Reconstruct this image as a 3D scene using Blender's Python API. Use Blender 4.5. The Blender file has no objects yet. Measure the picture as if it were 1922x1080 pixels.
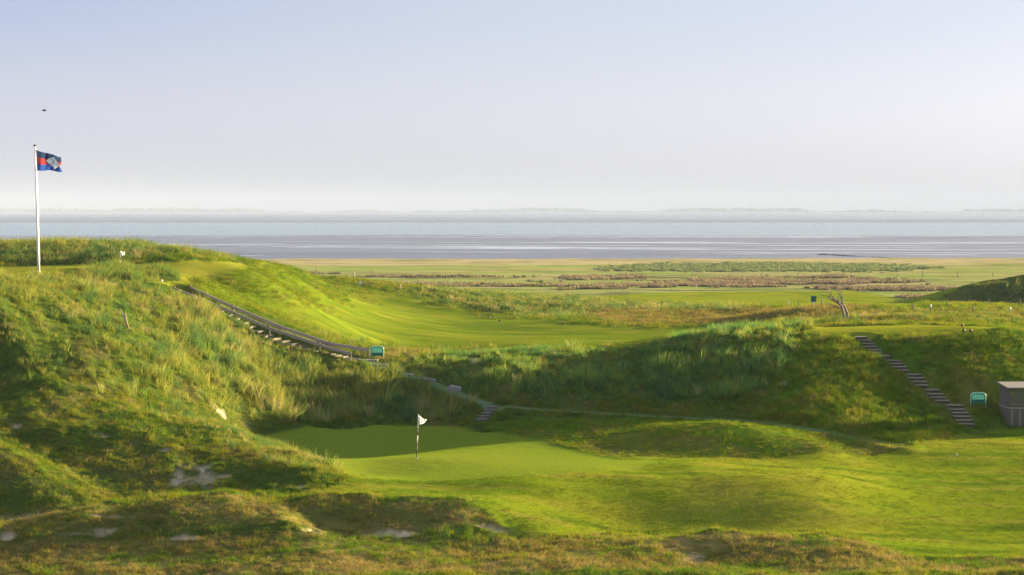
import bpy, math, random
import numpy as np
from mathutils import Vector, Matrix

# ------------------------------------------------------------------ camera, sky, sun, exposure
SC = bpy.context.scene
COL = SC.collection
W, H, F = 1922.0, 1080.0, 3587.0          # the photograph's frame in pixels and its focal length in pixels
EYE = np.array([0.0, 0.0, 15.0])          # the eye stands on a dune 15 m above the mudflats
PITCH = math.atan(145.0 / F)
cam_d = bpy.data.cameras.new('camera')
cam = bpy.data.objects.new('camera', cam_d)
COL.objects.link(cam)
cam.location = EYE
cam.rotation_euler = (math.pi / 2 - PITCH, 0, 0)
cam_d.sensor_width = 36.0
cam_d.lens = 36.0 * F / W
cam_d.clip_start = 0.5
cam_d.clip_end = 60000
SC.camera = cam

SUN_EL, SUN_AZ = math.radians(8.6), math.radians(32.0)   # azimuth counted from +X towards +Y
SUN_DIR = Vector((math.cos(SUN_EL) * math.cos(SUN_AZ), math.cos(SUN_EL) * math.sin(SUN_AZ), math.sin(SUN_EL)))
world = bpy.data.worlds.new('World')
SC.world = world
world.use_nodes = True
wn = world.node_tree
wn.nodes.clear()
sky = wn.nodes.new('ShaderNodeTexSky')
sky.sky_type = 'NISHITA'
sky.sun_disc = False
sky.sun_elevation = SUN_EL
sky.sun_rotation = math.pi / 2 - SUN_AZ
sky.altitude = 0
sky.air_density = 1.0
sky.dust_density = 2.0
sky.ozone_density = 1.5
# hazy evening air: the clear-sky model is washed out by a smooth veil, pale at the horizon and bluer overhead
tcw = wn.nodes.new('ShaderNodeTexCoord')
sep = wn.nodes.new('ShaderNodeSeparateXYZ')
wn.links.new(tcw.outputs['Generated'], sep.inputs[0])
def veil_ramp(stops):
    r_ = wn.nodes.new('ShaderNodeValToRGB')
    r_.color_ramp.interpolation = 'EASE'
    for i, (p_, c_) in enumerate(stops):
        e_ = r_.color_ramp.elements[i] if i < 2 else r_.color_ramp.elements.new(p_)
        e_.position = p_
        e_.color = (*c_, 1)
    wn.links.new(sep.outputs['Z'], r_.inputs[0])
    return r_
HIGH = [(0.35, (0.66, 0.76, 0.98)), (1.0, (0.62, 0.72, 0.95))]
away = veil_ramp([(0.0, (0.63, 0.645, 0.73)), (0.045, (0.54, 0.575, 0.79)), (0.11, (0.27, 0.38, 0.76))] + HIGH)      # side away from the sun
toward = veil_ramp([(0.0, (0.62, 0.64, 0.72)), (0.045, (0.61, 0.65, 0.82)), (0.11, (0.46, 0.53, 0.77))] + HIGH)   # whiter towards the sun
dots = wn.nodes.new('ShaderNodeVectorMath')
dots.operation = 'DOT_PRODUCT'
dots.inputs[1].default_value = (math.cos(SUN_AZ), math.sin(SUN_AZ), 0)
wn.links.new(tcw.outputs['Generated'], dots.inputs[0])
mr = wn.nodes.new('ShaderNodeMapRange')
mr.interpolation_type = 'SMOOTHSTEP'
mr.inputs['From Min'].default_value = 0.15
mr.inputs['From Max'].default_value = 0.58
wn.links.new(dots.outputs['Value'], mr.inputs['Value'])
ramp = wn.nodes.new('ShaderNodeMix')
ramp.data_type = 'RGBA'
wn.links.new(mr.outputs[0], ramp.inputs['Factor'])
wn.links.new(away.outputs[0], ramp.inputs['A'])
wn.links.new(toward.outputs[0], ramp.inputs['B'])
hs = wn.nodes.new('ShaderNodeHueSaturation')
hs.inputs['Saturation'].default_value = 0.35
hs.inputs['Value'].default_value = 1.0
wn.links.new(sky.outputs[0], hs.inputs['Color'])
veil = wn.nodes.new('ShaderNodeVectorMath')
veil.operation = 'SCALE'
veil.inputs['Scale'].default_value = 1.9
wn.links.new(ramp.outputs['Result'], veil.inputs[0])
mixw = wn.nodes.new('ShaderNodeMix')
mixw.data_type = 'RGBA'
mixw.inputs['Factor'].default_value = 0.80
wn.links.new(hs.outputs[0], mixw.inputs['A'])
wn.links.new(veil.outputs[0], mixw.inputs['B'])
bg = wn.nodes.new('ShaderNodeBackground')
bg.inputs['Strength'].default_value = 0.05
wo = wn.nodes.new('ShaderNodeOutputWorld')
wn.links.new(mixw.outputs['Result'], bg.inputs[0])
wn.links.new(bg.outputs[0], wo.inputs[0])
sun_d = bpy.data.lights.new('sun', 'SUN')
sun_d.energy = 3.5
sun_d.angle = math.radians(0.6)
sun_d.color = (1.0, 0.76, 0.40)
sun = bpy.data.objects.new('sun', sun_d)
COL.objects.link(sun)
sun.location = (60, 60, 60)
sun.rotation_euler = (-SUN_DIR).to_track_quat('-Z', 'Y').to_euler()
SC.view_settings.view_transform = 'Standard'
SC.view_settings.look = 'None'
SC.view_settings.gamma = 1.0
SC.view_settings.use_curve_mapping = False
SC.view_settings.exposure = 3.2
SC.render.engine = 'CYCLES'
SC.cycles.max_bounces = 5
SC.cycles.transparent_max_bounces = 4
SC.cycles.volume_bounces = 1
SC.cycles.use_denoising = True
SC.cycles.denoising_prefilter = 'NONE'      # keeps the grain of the grass

rng = np.random.default_rng(7)
random.seed(7)

# ------------------------------------------------------------------ helpers
CP, SP = math.cos(PITCH), math.sin(PITCH)
def ray(px, py):
    u, v = (px - W / 2) / F, (H / 2 - py) / F
    return np.array([u, CP + v * SP, v * CP - SP])
def at(px, py, Y):
    """world point seen at a pixel of the photograph, Y metres ahead of the camera"""
    d = ray(px, py)
    return EYE + d * (Y / d[1])

_tab = np.random.default_rng(11).random((256, 256)).astype(np.float32)
def vnoise(x, y, s=1.0, seed=0):
    """smooth value noise in 0..1, feature size s metres"""
    x = np.asarray(x, float) / s + 37.13 * seed + 1000.0
    y = np.asarray(y, float) / s + 91.7 * seed + 1000.0
    xi, yi = np.floor(x).astype(int), np.floor(y).astype(int)
    fx, fy = x - xi, y - yi
    fx = fx * fx * fx * (fx * (fx * 6 - 15) + 10)
    fy = fy * fy * fy * (fy * (fy * 6 - 15) + 10)
    a, b = _tab[xi & 255, yi & 255], _tab[(xi + 1) & 255, yi & 255]
    c, d = _tab[xi & 255, (yi + 1) & 255], _tab[(xi + 1) & 255, (yi + 1) & 255]
    return (a * (1 - fx) + b * fx) * (1 - fy) + (c * (1 - fx) + d * fx) * fy
def fbm(x, y, s, octv=4, seed=0, gain=0.5):
    t, amp, n = 0.0, 1.0, 0.0
    for k in range(octv):
        t = t + amp * vnoise(x + 3.1 * k * s, y - 1.7 * k * s, s / 2 ** k, seed + k)
        n += amp
        amp *= gain
    return t / n
def sstep(e0, e1, x):
    t = np.clip((x - e0) / (e1 - e0), 0, 1)
    return t * t * (3 - 2 * t)

def tag(o, label=None, cat=None, group=None, kind=None):
    if label: o['label'] = label
    if cat: o['category'] = cat
    if group: o['group'] = group
    if kind: o['kind'] = kind
    return o

# ------------------------------------------------------------------ materials
def new_mat(name):
    m = bpy.data.materials.new(name)
    m.use_nodes = True
    m.node_tree.nodes.clear()
    return m, m.node_tree.nodes, m.node_tree.links
def simple_mat(name, col, rough=0.7, noise=0.25, scale=8.0, metallic=0.0, bump=0.0, stretch=(1, 1, 1), spec=0.3):
    m, n, l = new_mat(name)
    out = n.new('ShaderNodeOutputMaterial'); b = n.new('ShaderNodeBsdfPrincipled')
    tc = n.new('ShaderNodeTexCoord'); mp = n.new('ShaderNodeMapping'); nz = n.new('ShaderNodeTexNoise')
    mp.inputs['Scale'].default_value = stretch
    nz.inputs['Scale'].default_value = scale; nz.inputs['Detail'].default_value = 5
    l.new(tc.outputs['Object'], mp.inputs['Vector']); l.new(mp.outputs[0], nz.inputs['Vector'])
    mx = n.new('ShaderNodeMix'); mx.data_type = 'RGBA'
    mx.inputs['A'].default_value = (*[c * (1 - noise) for c in col], 1)
    mx.inputs['B'].default_value = (*[min(1, c * (1 + noise)) for c in col], 1)
    l.new(nz.outputs['Fac'], mx.inputs['Factor']); l.new(mx.outputs['Result'], b.inputs['Base Color'])
    b.inputs['Roughness'].default_value = rough
    b.inputs['Metallic'].default_value = metallic
    b.inputs['Specular IOR Level'].default_value = spec
    if bump:
        bp = n.new('ShaderNodeBump'); bp.inputs['Strength'].default_value = bump; bp.inputs['Distance'].default_value = 0.02
        l.new(nz.outputs['Fac'], bp.inputs['Height']); l.new(bp.outputs[0], b.inputs['Normal'])
    l.new(b.outputs[0], out.inputs[0])
    return m

def ground_material():
    m, n, l = new_mat('turf and sand')
    out = n.new('ShaderNodeOutputMaterial')
    dif = n.new('ShaderNodeBsdfPrincipled'); dif.inputs['Roughness'].default_value = 1.0; dif.inputs['Specular IOR Level'].default_value = 0.0
    dif.inputs['Sheen Roughness'].default_value = 0.45          # upright blade tips catch low light
    sh = n.new('ShaderNodeAttribute'); sh.attribute_name = 'nap'
    l.new(sh.outputs['Fac'], dif.inputs['Sheen Weight'])
    tn = n.new('ShaderNodeMix'); tn.data_type = 'RGBA'; tn.blend_type = 'MULTIPLY'; tn.inputs['Factor'].default_value = 1; tn.inputs['B'].default_value = (4.2, 4.2, 4.2, 1)
    at_ = n.new('ShaderNodeAttribute'); at_.attribute_name = 'turf'
    geo = n.new('ShaderNodeNewGeometry')
    n1 = n.new('ShaderNodeTexNoise'); n1.inputs['Scale'].default_value = 7.0; n1.inputs['Detail'].default_value = 6; n1.inputs['Roughness'].default_value = 0.7
    l.new(geo.outputs['Position'], n1.inputs['Vector'])
    r1 = n.new('ShaderNodeMapRange'); r1.inputs['From Min'].default_value = 0.3; r1.inputs['From Max'].default_value = 0.7
    r1.inputs['To Min'].default_value = 0.72; r1.inputs['To Max'].default_value = 1.28
    l.new(n1.outputs['Fac'], r1.inputs['Value'])
    mul = n.new('ShaderNodeMix'); mul.data_type = 'RGBA'; mul.blend_type = 'MULTIPLY'; mul.inputs['Factor'].default_value = 1
    l.new(at_.outputs['Color'], mul.inputs['A']); l.new(r1.outputs[0], mul.inputs['B'])
    l.new(mul.outputs['Result'], dif.inputs['Base Color'])
    l.new(mul.outputs['Result'], tn.inputs['A']); l.new(tn.outputs['Result'], dif.inputs['Sheen Tint'])
    rg = n.new('ShaderNodeAttribute'); rg.attribute_name = 'relief'
    n2 = n.new('ShaderNodeTexNoise'); n2.inputs['Scale'].default_value = 11.0; n2.inputs['Detail'].default_value = 4
    l.new(geo.outputs['Position'], n2.inputs['Vector'])
    ml = n.new('ShaderNodeMath'); ml.operation = 'MULTIPLY'
    l.new(n2.outputs['Fac'], ml.inputs[0]); l.new(rg.outputs['Fac'], ml.inputs[1])
    bp = n.new('ShaderNodeBump'); bp.inputs['Strength'].default_value = 0.6; bp.inputs['Distance'].default_value = 0.1
    l.new(ml.outputs[0], bp.inputs['Height']); l.new(bp.outputs[0], dif.inputs['Normal'])
    l.new(dif.outputs[0], out.inputs[0])
    return m

# ------------------------------------------------------------------ the land: control points (pixel, distance) -> height surface
CTRL = [
 # nearest rough and low fairway
 (0,1075,69.5),(300,1078,69),(700,1078,69),(1000,1070,69.5),(1300,1078,69),(1600,1075,69.3),(1922,1078,69),(-250,1078,69),(2170,1078,69),
 (0,1040,72),(300,1035,72.3),(700,1035,73),(1000,1035,73.8),(1150,1018,75),(1350,1005,75),(1350,1052,72.5),(1560,1012,75),(1680,1044,73.3),(1800,1050,73),
 (1922,1060,71.2),(1500,1067,71),(1350,1002,78.6),
 (-250,1000,74.2),(0,1000,74.2),(200,1000,74),(500,1001,74.4),(700,1003,75.8),(960,1001,77),
 (130,962,77.3),(240,945,77.5),(330,935,77.5),(450,939,77.5),(520,943,77.8),(330,985,74.6),(550,985,75.0),(200,985,74.6),(330,930,80.3),(500,934,80),
 (600,940,78.5),(700,937,79),(850,937,79.3),(905,955,78.5),(960,985,77.0),(600,985,76.5),(700,990,76.6),(850,990,76.9),(930,996,77.0),
 (600,928,80.6),(700,929,81),(850,930,81.2),
 # left foreground hollow and low spur
 (-250,960,79),(0,960,79),(100,965,78.5),(0,930,80),(100,930,80.5),(60,885,81.5),(0,852,82),(-250,840,82),(150,880,85),(100,868,85.6),(250,900,84),(300,925,82),(450,925,81.5),(560,930,81),
 (0,735,93),(100,740,92.5),(180,755,92.5),(250,775,92.5),(330,790,92.5),(400,800,92.5),(450,838,89.5),(520,853,87.5),(600,879,85),(640,893,84),
 (100,800,88.5),(250,830,88),(250,870,85.5),(400,860,87),(400,900,83.5),(500,890,84.5),(0,800,88),
 (100,715,94.3),(250,740,96.3),(350,765,98.3),(420,790,100),(460,818,102),(540,850,94),(600,866,91),(650,890,87),
 # great left dune
 (-250,640,97),(-250,540,105),(0,680,95.5),(0,600,97),(0,569,99),(0,541,103),(100,680,96.5),(100,600,100),(100,555,105.5),(100,536,111),(200,700,96.5),(200,650,99.5),(200,600,104),
 (200,559,111),(200,542,116),(300,720,99.5),(300,650,105),(300,600,111),(300,560,118),(380,730,102.5),(380,650,110),(400,600,116.5),
 (340,560,120.5),(400,620,115),(450,640,117),(480,740,107.5),(480,700,111.5),(480,790,104.3),(550,700,115),(550,760,110),(600,720,114.3),(600,780,108.5),(700,740,112.5),(700,785,107.8),(800,770,110),(800,790,107),
 (335,543,124),(413,585,122),(505,632,120.3),(599,658,119),(657,672,118.2),
 # slope and valley behind the railed stair
 (450,560,134),(520,600,136),(600,620,137),(650,645,130),(560,560,160),(600,580,160),(650,560,195),(700,600,170),(700,570,208),(700,640,145),(400,520,140),(480,520,142),(380,540,134),
 (708,672,119.5),(800,665,126),(720,660,130),(750,675,119.5),(750,660,140),(750,650,150),
 # middle dune and path
 (760,696,117),(800,693,116.5),(880,686,116),(960,682,115.5),(1050,680,115.5),(1150,679,115),(1200,670,115.5),(1260,656,116),(1300,648,116),(1340,640,116),(1400,634,116.5),(1450,628,117),(1500,628,117),
 (900,710,112),(900,740,109.5),(1000,710,111.5),(1000,745,108.5),(1150,710,111),(1150,750,108),(1300,700,111.5),(1300,750,107.5),(1400,680,112.5),(1400,740,108),(1500,680,111),(1500,740,106.2),
 (720,690,117.5),(800,718,114),(850,738,111.5),(900,757,109),(1000,769,107),(1100,775,106),(1200,781,105),(1300,786,104),(1400,791,103),(1500,803,101.5),(1600,822,99.5),(1700,840,98),
 (1250,797,100.6),(1350,794,99.4),(1420,802,99),(1500,822,97.8),(1550,840,96),(1150,858,93.5),(1300,858,94),(1450,857,94.5),(1600,853,96),(1000,800,103),(1000,785,105),(1100,830,98),(1100,800,102),(900,800,105.5),(905,790,106),
 # putting green, bank, low fairway
 (700,800,106),(560,805,104.5),(782,860,92),(640,870,90.5),(900,840,97),(900,880,88.5),(1000,870,90.5),(1150,880,88),(1300,870,90),(800,905,84.5),
 (1000,910,83.4),(1080,902,84.8),(1200,894,86),(1400,893,86.2),(1550,897,87),(1620,930,85.6),(1000,1003,76.6),(1100,1003,77.6),(1200,1003,78.8),(1400,1000,79.4),(1540,994,80.0),(1600,985,81),(1000,950,80.2),(940,932,81.2),(1200,920,83.9),(1100,925,83.2),(1100,950,81.4),(1300,918,84.2),(1300,950,82.1),(1300,1001,79.1),(1450,918,84.4),(1450,950,82.3),(1000,930,82.0),(1200,950,82.0),(1530,946,82.8),(1200,888,87.4),(1400,886,87.6),
 (1700,920,88),(1700,970,83),(1900,920,89),(1900,1000,80.5),(1800,1020,78),(1650,865,95),(1795,857,96.5),(1900,830,101),(1780,815,102.5),(1893,799,105.5),(2170,840,99),(2170,960,84),
 # right slope, stair, tee
 (1810,798,105),(1760,755,107.5),(1715,710,110),(1670,668,112.5),(1622,633,115.5),(1550,640,115.3),(1600,700,109.5),(1600,760,105),(1600,800,101.5),(1700,790,104),(1500,780,103),
 (1800,640,115),(1800,700,110.5),(1836,757,107.5),(1900,640,115.5),(1900,700,111),(1900,760,107.5),
 (1530,628,116.5),(1700,629,116),(1900,628,116.5),(1530,614,124),(1700,611,125.5),(1900,618,122),
 (1590,600,131),(1700,598,135),(1850,600,133),(1700,588,165),(1850,590,165),(1700,582,200),(1850,585,210),(1700,580,255),
 # middle distance
 (1560,573,190),(1480,585,180),(1530,590,170),(1450,578,195),(1400,612,175),(1400,590,190),(1400,575,208),(1300,613,178),(1300,595,192),(1300,577,212),(1200,615,178),(1200,645,153),(1000,640,153),(1000,600,190),
 (1000,575,215),(1000,557,238),(900,580,212),(900,553,245),(800,551,250),(800,570,212),(800,620,166),(900,650,148),(1100,567,225),(1100,600,190),(750,550,255),(680,542,240),(620,521,224),(560,506,200),(500,492,168),(440,490,152),
 # back hill and flag plateau
 (-250,466,150),(0,464,150),(100,457,152),(200,461,152),(300,468,151),(370,478,150),(420,489,149),(0,498,140),(200,497,140),(350,497,141),(0,512,122),(73,515,119),(150,512,122),(250,505,131),(350,515,130),(304,528,125),(320,535,124.3),
 # far right hill and far fairway
 (1750,579,254),(1800,567,256),(1850,553,258),(1922,534,260),(1850,584,255),(1200,560,285),(1500,570,270),(1300,548,312),(1600,546,315),(1850,543,322),
]
_c = []
for px, py, Y in CTRL:
    p = at(px, py, Y)
    _c.append((p[0] / Y, math.log(Y), p[2]))
for a in (-0.45, -0.33, 0.33, 0.45):
    s = a < 0
    for Y, z in ((70, 2.0), (82, 4.2 if s else 1.6), (95, 7 if s else 2.4), (105, 11 if s else 2.6), (116, 11 if s else 4.5), (126, 11 if s else 5), (140, 11 if s else 4.5), (150, 12.4 if s else 4.5), (200, 8 if s else 4), (250, 3 if s else 2.2)):
        _c.append((a, math.log(Y), z))
for a in (-0.45, -0.3, -0.18, -0.06, 0.06, 0.18, 0.3, 0.45):
    for Y, z in ((18, 9.0), (35, 6.0), (52, 2.8), (295, 1.75), (330, 1.5), (400, 1.4), (480, 1.3), (560, 1.2), (700, 1.2)):
        _c.append((a, math.log(Y), z))
for px, Y, z in ((0, 158, 12.0), (200, 159, 12.0), (300, 158, 11.6), (370, 157, 11.2), (420, 156, 10.8), (440, 170, 10.2), (500, 188, 9.4), (560, 220, 7.2), (100, 162, 11.8), (0, 175, 11), (0, 210, 7), (0, 255, 2.5), (200, 175, 11), (200, 210, 7), (200, 255, 2.5), (400, 185, 9.0), (400, 220, 6.0), (400, 262, 2.4), (560, 240, 5.0), (560, 262, 2.6), (2000, 264, 6.2), (2100, 266, 6.8), (1600, 270, 1.8), (1660, 272, 1.75), (1700, 282, 1.7), (1740, 288, 1.7), (1780, 292, 1.7), (1840, 292, 1.9), (1660, 250, 2.0)):
    _c.append(((px - W / 2) / F, math.log(Y), z))
_c = np.array(_c)
# drop near-duplicates, then a thin-plate surface in (X/Y, ln Y), which has the same proportions as the ground itself
_keep = []
for i in range(len(_c)):
    if all((_c[i, 0] - _c[j, 0]) ** 2 + (_c[i, 1] - _c[j, 1]) ** 2 > 0.004 ** 2 for j in _keep):
        _keep.append(i)
_c = _c[_keep]
def _tps(r2):
    return r2 * np.log(r2 + 1e-12)
_n = len(_c)
_d2 = (_c[:, None, 0] - _c[None, :, 0]) ** 2 + (_c[:, None, 1] - _c[None, :, 1]) ** 2
_A = np.zeros((_n + 3, _n + 3))
_A[:_n, :_n] = _tps(_d2) + np.eye(_n) * 1.5e-5
_A[:_n, _n] = _A[_n, :_n] = 1
_A[:_n, _n + 1] = _A[_n + 1, :_n] = _c[:, 0]
_A[:_n, _n + 2] = _A[_n + 2, :_n] = _c[:, 1]
_w = np.linalg.solve(_A, np.concatenate([_c[:, 2], np.zeros(3)]))
def base_z(x, y):
    x, y = np.asarray(x, float), np.asarray(y, float)
    sh = np.broadcast(x, y).shape
    x, y = np.broadcast_to(x, sh).ravel(), np.broadcast_to(y, sh).ravel()
    a, b = x / y, np.log(y)
    out = np.empty(len(a))
    for i in range(0, len(a), 20000):
        s = slice(i, i + 20000)
        r2 = (a[s, None] - _c[None, :, 0]) ** 2 + (b[s, None] - _c[None, :, 1]) ** 2
        out[s] = _tps(r2) @ _w[:_n] + _w[_n] + _w[_n + 1] * a[s] + _w[_n + 2] * b[s]
    return out.reshape(sh)
_mY = np.exp(np.linspace(math.log(62), math.log(600), 1500))
def hit(px, py, zf=base_z):
    """where the line of sight through a pixel first meets the land"""
    d = ray(px, py)
    P = EYE[None] + d[None] * (_mY / d[1])[:, None]
    under = np.nonzero(P[:, 2] < zf(P[:, 0], P[:, 1]))[0]
    if len(under) == 0:
        return P[-1]
    i = max(under[0], 1)
    lo, hi = _mY[i - 1], _mY[i]
    for _ in range(12):
        mid = (lo + hi) / 2
        p = EYE + d * (mid / d[1])
        if p[2] < zf(p[0], p[1]): hi = mid
        else: lo = mid
    return EYE + d * (hi / d[1])

# grid of the land sheet: columns of constant bearing, rows of growing distance
ua = np.concatenate([np.linspace(-0.46, -0.3, 40, endpoint=False), np.linspace(-0.3, 0.3, 500), np.linspace(0.3, 0.46, 41)[1:]])
rb = np.concatenate([np.linspace(math.log(18), math.log(64), 50, endpoint=False), np.linspace(math.log(64), math.log(132), 480, endpoint=False), np.linspace(math.log(132), math.log(575), 360)])
GY = np.repeat(np.exp(rb)[:, None], len(ua), 1)
GX = ua[None, :] * GY
GZ = base_z(GX, GY)
NR, NC = GY.shape

# ------------------------------------------------------------------ zones of the land (outlines carried from the photograph onto the ground)
def outline(pts):
    return np.array([hit(x, y)[:2] for x, y in pts])
def poly_mask(poly, X, Y, soft=0.25, wob=0.35):
    """1 inside, 0 outside, soft edge in metres (wider far away), wobbly border"""
    out = np.zeros(X.shape)
    lo, hi = poly.min(0) - 4, poly.max(0) + 4
    sel = (X > lo[0]) & (X < hi[0]) & (Y > lo[1]) & (Y < hi[1])
    x, y = X[sel], Y[sel]
    if len(x) == 0: return out
    ins = np.zeros(len(x), bool)
    dd = np.full(len(x), 1e9)
    for i in range(len(poly)):
        (x0, y0), (x1, y1) = poly[i], poly[(i + 1) % len(poly)]
        ex, ey = x1 - x0, y1 - y0
        t = np.clip(((x - x0) * ex + (y - y0) * ey) / (ex * ex + ey * ey + 1e-9), 0, 1)
        dd = np.minimum(dd, (x - x0 - t * ex) ** 2 + (y - y0 - t * ey) ** 2)
        if y1 != y0:
            c = ((y0 > y) != (y1 > y)) & (x < ex * (y - y0) / (y1 - y0) + x0)
            ins ^= c
    sd = np.sqrt(dd) * np.where(ins, 1, -1)
    k = np.maximum(1, y / 110)
    sd = sd + wob * k * (fbm(x, y, 1.6, 3, 5) - 0.5) * 2
    out[sel] = sstep(-soft, soft, sd / k)
    return out

P = {
 'green': [(480,818),(560,805),(700,800),(850,802),(950,815),(1060,840),(1150,862),(1260,866),(1200,880),(1000,893),(800,903),(700,897),(650,888),(590,862)],
 'low': [(590,925),(655,905),(650,888),(590,862),(480,816),(560,804),(700,798),(860,801),(960,815),(1060,838),(1150,858),(1300,860),(1450,858),(1600,853),(1700,845),(1760,825),(1800,812),(1870,804),(2120,806),(2150,1050),(1850,1046),(1700,1044),(1560,1006),(1400,1004),(1200,1006),(990,1006),(950,985),(905,953),(860,935),(760,935),(640,933)],
 'valley': [(670,645),(560,606),(520,585),(560,565),(620,545),(690,546),(715,549),(760,551),(830,574),(900,587),(1000,600),(1100,611),(1250,615),(1400,613),(1440,615),(1385,617),(1300,628),(1210,645),(1150,655),(900,653),(760,652),(690,650)],
 'far': [(1130,556),(1200,551),(1300,548),(1600,546),(1800,544),(1770,556),(1725,573),(1690,578),(1500,578),(1350,573),(1200,566)],
 'tee': [(1515,619),(1540,614),(1700,611),(1850,613),(2100,622),(2100,628),(1850,627),(1620,630),(1518,629)],
 'plateau': [(-200,500),(0,500),(100,498),(250,497),(400,493),(440,492),(500,493),(530,499),(450,507),(390,518),(352,534),(300,533),(240,522),(150,517),(0,516),(-200,516)],
 'hillslope': [(440,491),(520,496),(560,507),(620,522),(690,545),(620,545),(560,565),(520,585),(545,605),(440,575),(370,540),(400,515)],
 'mound': [(900,795),(960,790),(1200,786),(1350,792),(1500,806),(1620,826),(1700,842),(1600,853),(1450,858),(1300,859),(1150,858),(1060,838),(960,815)],
 'rightslope': [(1500,645),(1620,632),(1660,668),(1715,720),(1760,765),(1805,800),(1760,825),(1700,840),(1500,800),(1400,785),(1430,740),(1480,690)],
 'teebank': [(1640,633),(1850,630),(2100,632),(2100,800),(1870,803),(1830,795),(1760,740),(1700,690)],
 'fore': [(-250,1015),(0,1015),(300,1012),(700,1014),(1000,1016),(1200,1010),(1400,1006),(1560,1008),(1700,1046),(1850,1048),(2150,1052),(2150,1079),(-250,1079)],
 'ridge1': [(0,960),(130,950),(330,934),(520,940),(640,937),(860,937),(905,955),(975,990),(700,1000),(300,1000),(0,1010)],
 'brownband': [(1050,572),(1200,572),(1350,577),(1500,580),(1560,573),(1640,582),(1540,600),(1440,606),(1300,610),(1150,606),(1060,590)],
 'saddle': [(700,657),(900,655),(1100,656),(1150,661),(960,659),(880,663),(760,681),(720,678),(690,668)],
 'strip': [(1540,600),(1640,584),(1760,583),(2050,588),(2050,606),(1850,604),(1700,604),(1560,608)],
}
PW = {k: outline(v) for k, v in P.items()}
M = {k: poly_mask(v, GX, GY, *((1.6, 1.2) if k in ('hillslope', 'valley') else (0.25, 0.35))) for k, v in PW.items()}
mown = np.maximum.reduce([M['low'], M['valley'], M['far'], M['tee'], M['plateau']])
mown = mown * (1 - M['mound']) * (1 - M['fore'] * (1 - M['low']))
semi = np.clip(np.maximum.reduce([M['hillslope'], M['mound'], M['rightslope'], M['teebank'] * 0.9]) - mown, 0, 1)
dry = np.clip(np.maximum.reduce([M['fore'], M['brownband'], M['saddle'], M['ridge1'] * 0.6, M['strip'] * 0.5]) - mown, 0, 1)
marsh = sstep(268, 292, GY + 10 * (fbm(GX, GY, 20, 2, 3) - 0.5)) * (1 - M['far']) * sstep(2.4, 2.0, GZ)

# bare sand where the turf is broken: (pixel, half width, half height in photo pixels)
SAND = [(378,888,44,17),(1303,1052,26,9),(745,1006,70,6),(935,994,42,6),(416,780,26,8),(460,797,18,5),(16,1003,18,7),(70,968,75,4),(210,967,36,3),(165,1003,36,4),(345,1008,40,3),(195,995,20,5),
        (190,816,14,5),(312,848,18,4),(30,793,16,5),(1290,706,9,3),(1068,668,8,3),(1168,572,12,3),(1146,577,10,2),(1470,722,12,3),(893,678,10,4),(1380,728,8,3),(200,725,14,3),(562,914,12,4),(1775,1062,10,2),(605,1000,30,4)]
sand = np.zeros_like(GX)
for sx, sy, hw, hh in SAND:
    c = hit(sx, sy); l_ = hit(sx - hw, sy); t_ = hit(sx, sy - hh); b_ = hit(sx, sy + hh)
    rx = max(0.15, abs(c[0] - l_[0])); ry = max(0.2, min(3.5, (t_[1] - b_[1]) / 2))
    q = ((GX - c[0]) / rx) ** 2 + ((GY - c[1]) / ry) ** 2
    near = q < 6
    v = np.zeros_like(GX)
    v[near] = sstep(1.2, 0.6, np.sqrt(q[near]) + 1.9 * (fbm(GX[near], GY[near], 0.55, 3, 9) - 0.5))
    sand = np.maximum(sand, v)
sand *= (1 - mown * 0.8)

# path: polyline on the ground
PATH_PX = [(690,676),(720,690),(760,704),(800,717),(850,737),(900,755),(950,764),(1000,769),(1100,775),(1200,781),(1300,786),(1400,791),(1500,803),(1600,822),(1690,838)]
_pp = np.array([hit(*p) for p in PATH_PX])
_t = np.linspace(0, len(_pp) - 1, 260)
PATH = np.stack([np.interp(_t, range(len(_pp)), _pp[:, k]) for k in range(3)], 1)
for _ in range(20):
    PATH[1:-1] = (PATH[:-2] + 2 * PATH[1:-1] + PATH[2:]) / 4
def near_path(X, Y, line, r):
    d = np.full(X.shape, 9.0); z = np.zeros(X.shape); s = np.zeros(X.shape)
    lo, hi = line.min(0)[:2] - r, line.max(0)[:2] + r
    sel = (X > lo[0]) & (X < hi[0]) & (Y > lo[1]) & (Y < hi[1])
    x, y = X[sel], Y[sel]
    bd = np.full(len(x), 9.0); bz = np.zeros(len(x)); bs = np.zeros(len(x))
    for i in range(len(line)):
        q = np.hypot(x - line[i, 0], y - line[i, 1])
        m = q < bd
        bd[m] = q[m]; bz[m] = line[i, 2]; bs[m] = i / (len(line) - 1)
    d[sel], z[sel], s[sel] = bd, bz, bs
    return d, z, s
# lines of the three stairs and the steps of the railed stair
STAIR_R_L = [90,115,150,185,215,260,300,400,430,480,540,620,640,690,730,830,850,890,940,1050,1090,1120,1140,1170,1200]
STAIR_R_R = [215,260,295,325,370,385,460,580,605,645,660,795,825,855,870,995,1030,1055,1095,1245,1270,1300,1320,1340,1365]
STAIR_R_Y = [70,105,140,172,205,235,270,320,355,390,425,470,508,548,585,635,680,715,750,800,845,880,920,960,1000]
STAIR_R = np.array([(1590 + 0.1759 * a_, 1590 + 0.1759 * b_, 620 + 0.1759 * c_) for a_, b_, c_ in zip(STAIR_R_L, STAIR_R_R, STAIR_R_Y)])
def fine(pts, n=160):
    pts = np.array(pts); t = np.linspace(0, len(pts) - 1, n)
    o = np.stack([np.interp(t, range(len(pts)), pts[:, k]) for k in range(3)], 1)
    for _ in range(12): o[1:-1] = (o[:-2] + 2 * o[1:-1] + o[2:]) / 4
    return o
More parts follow.
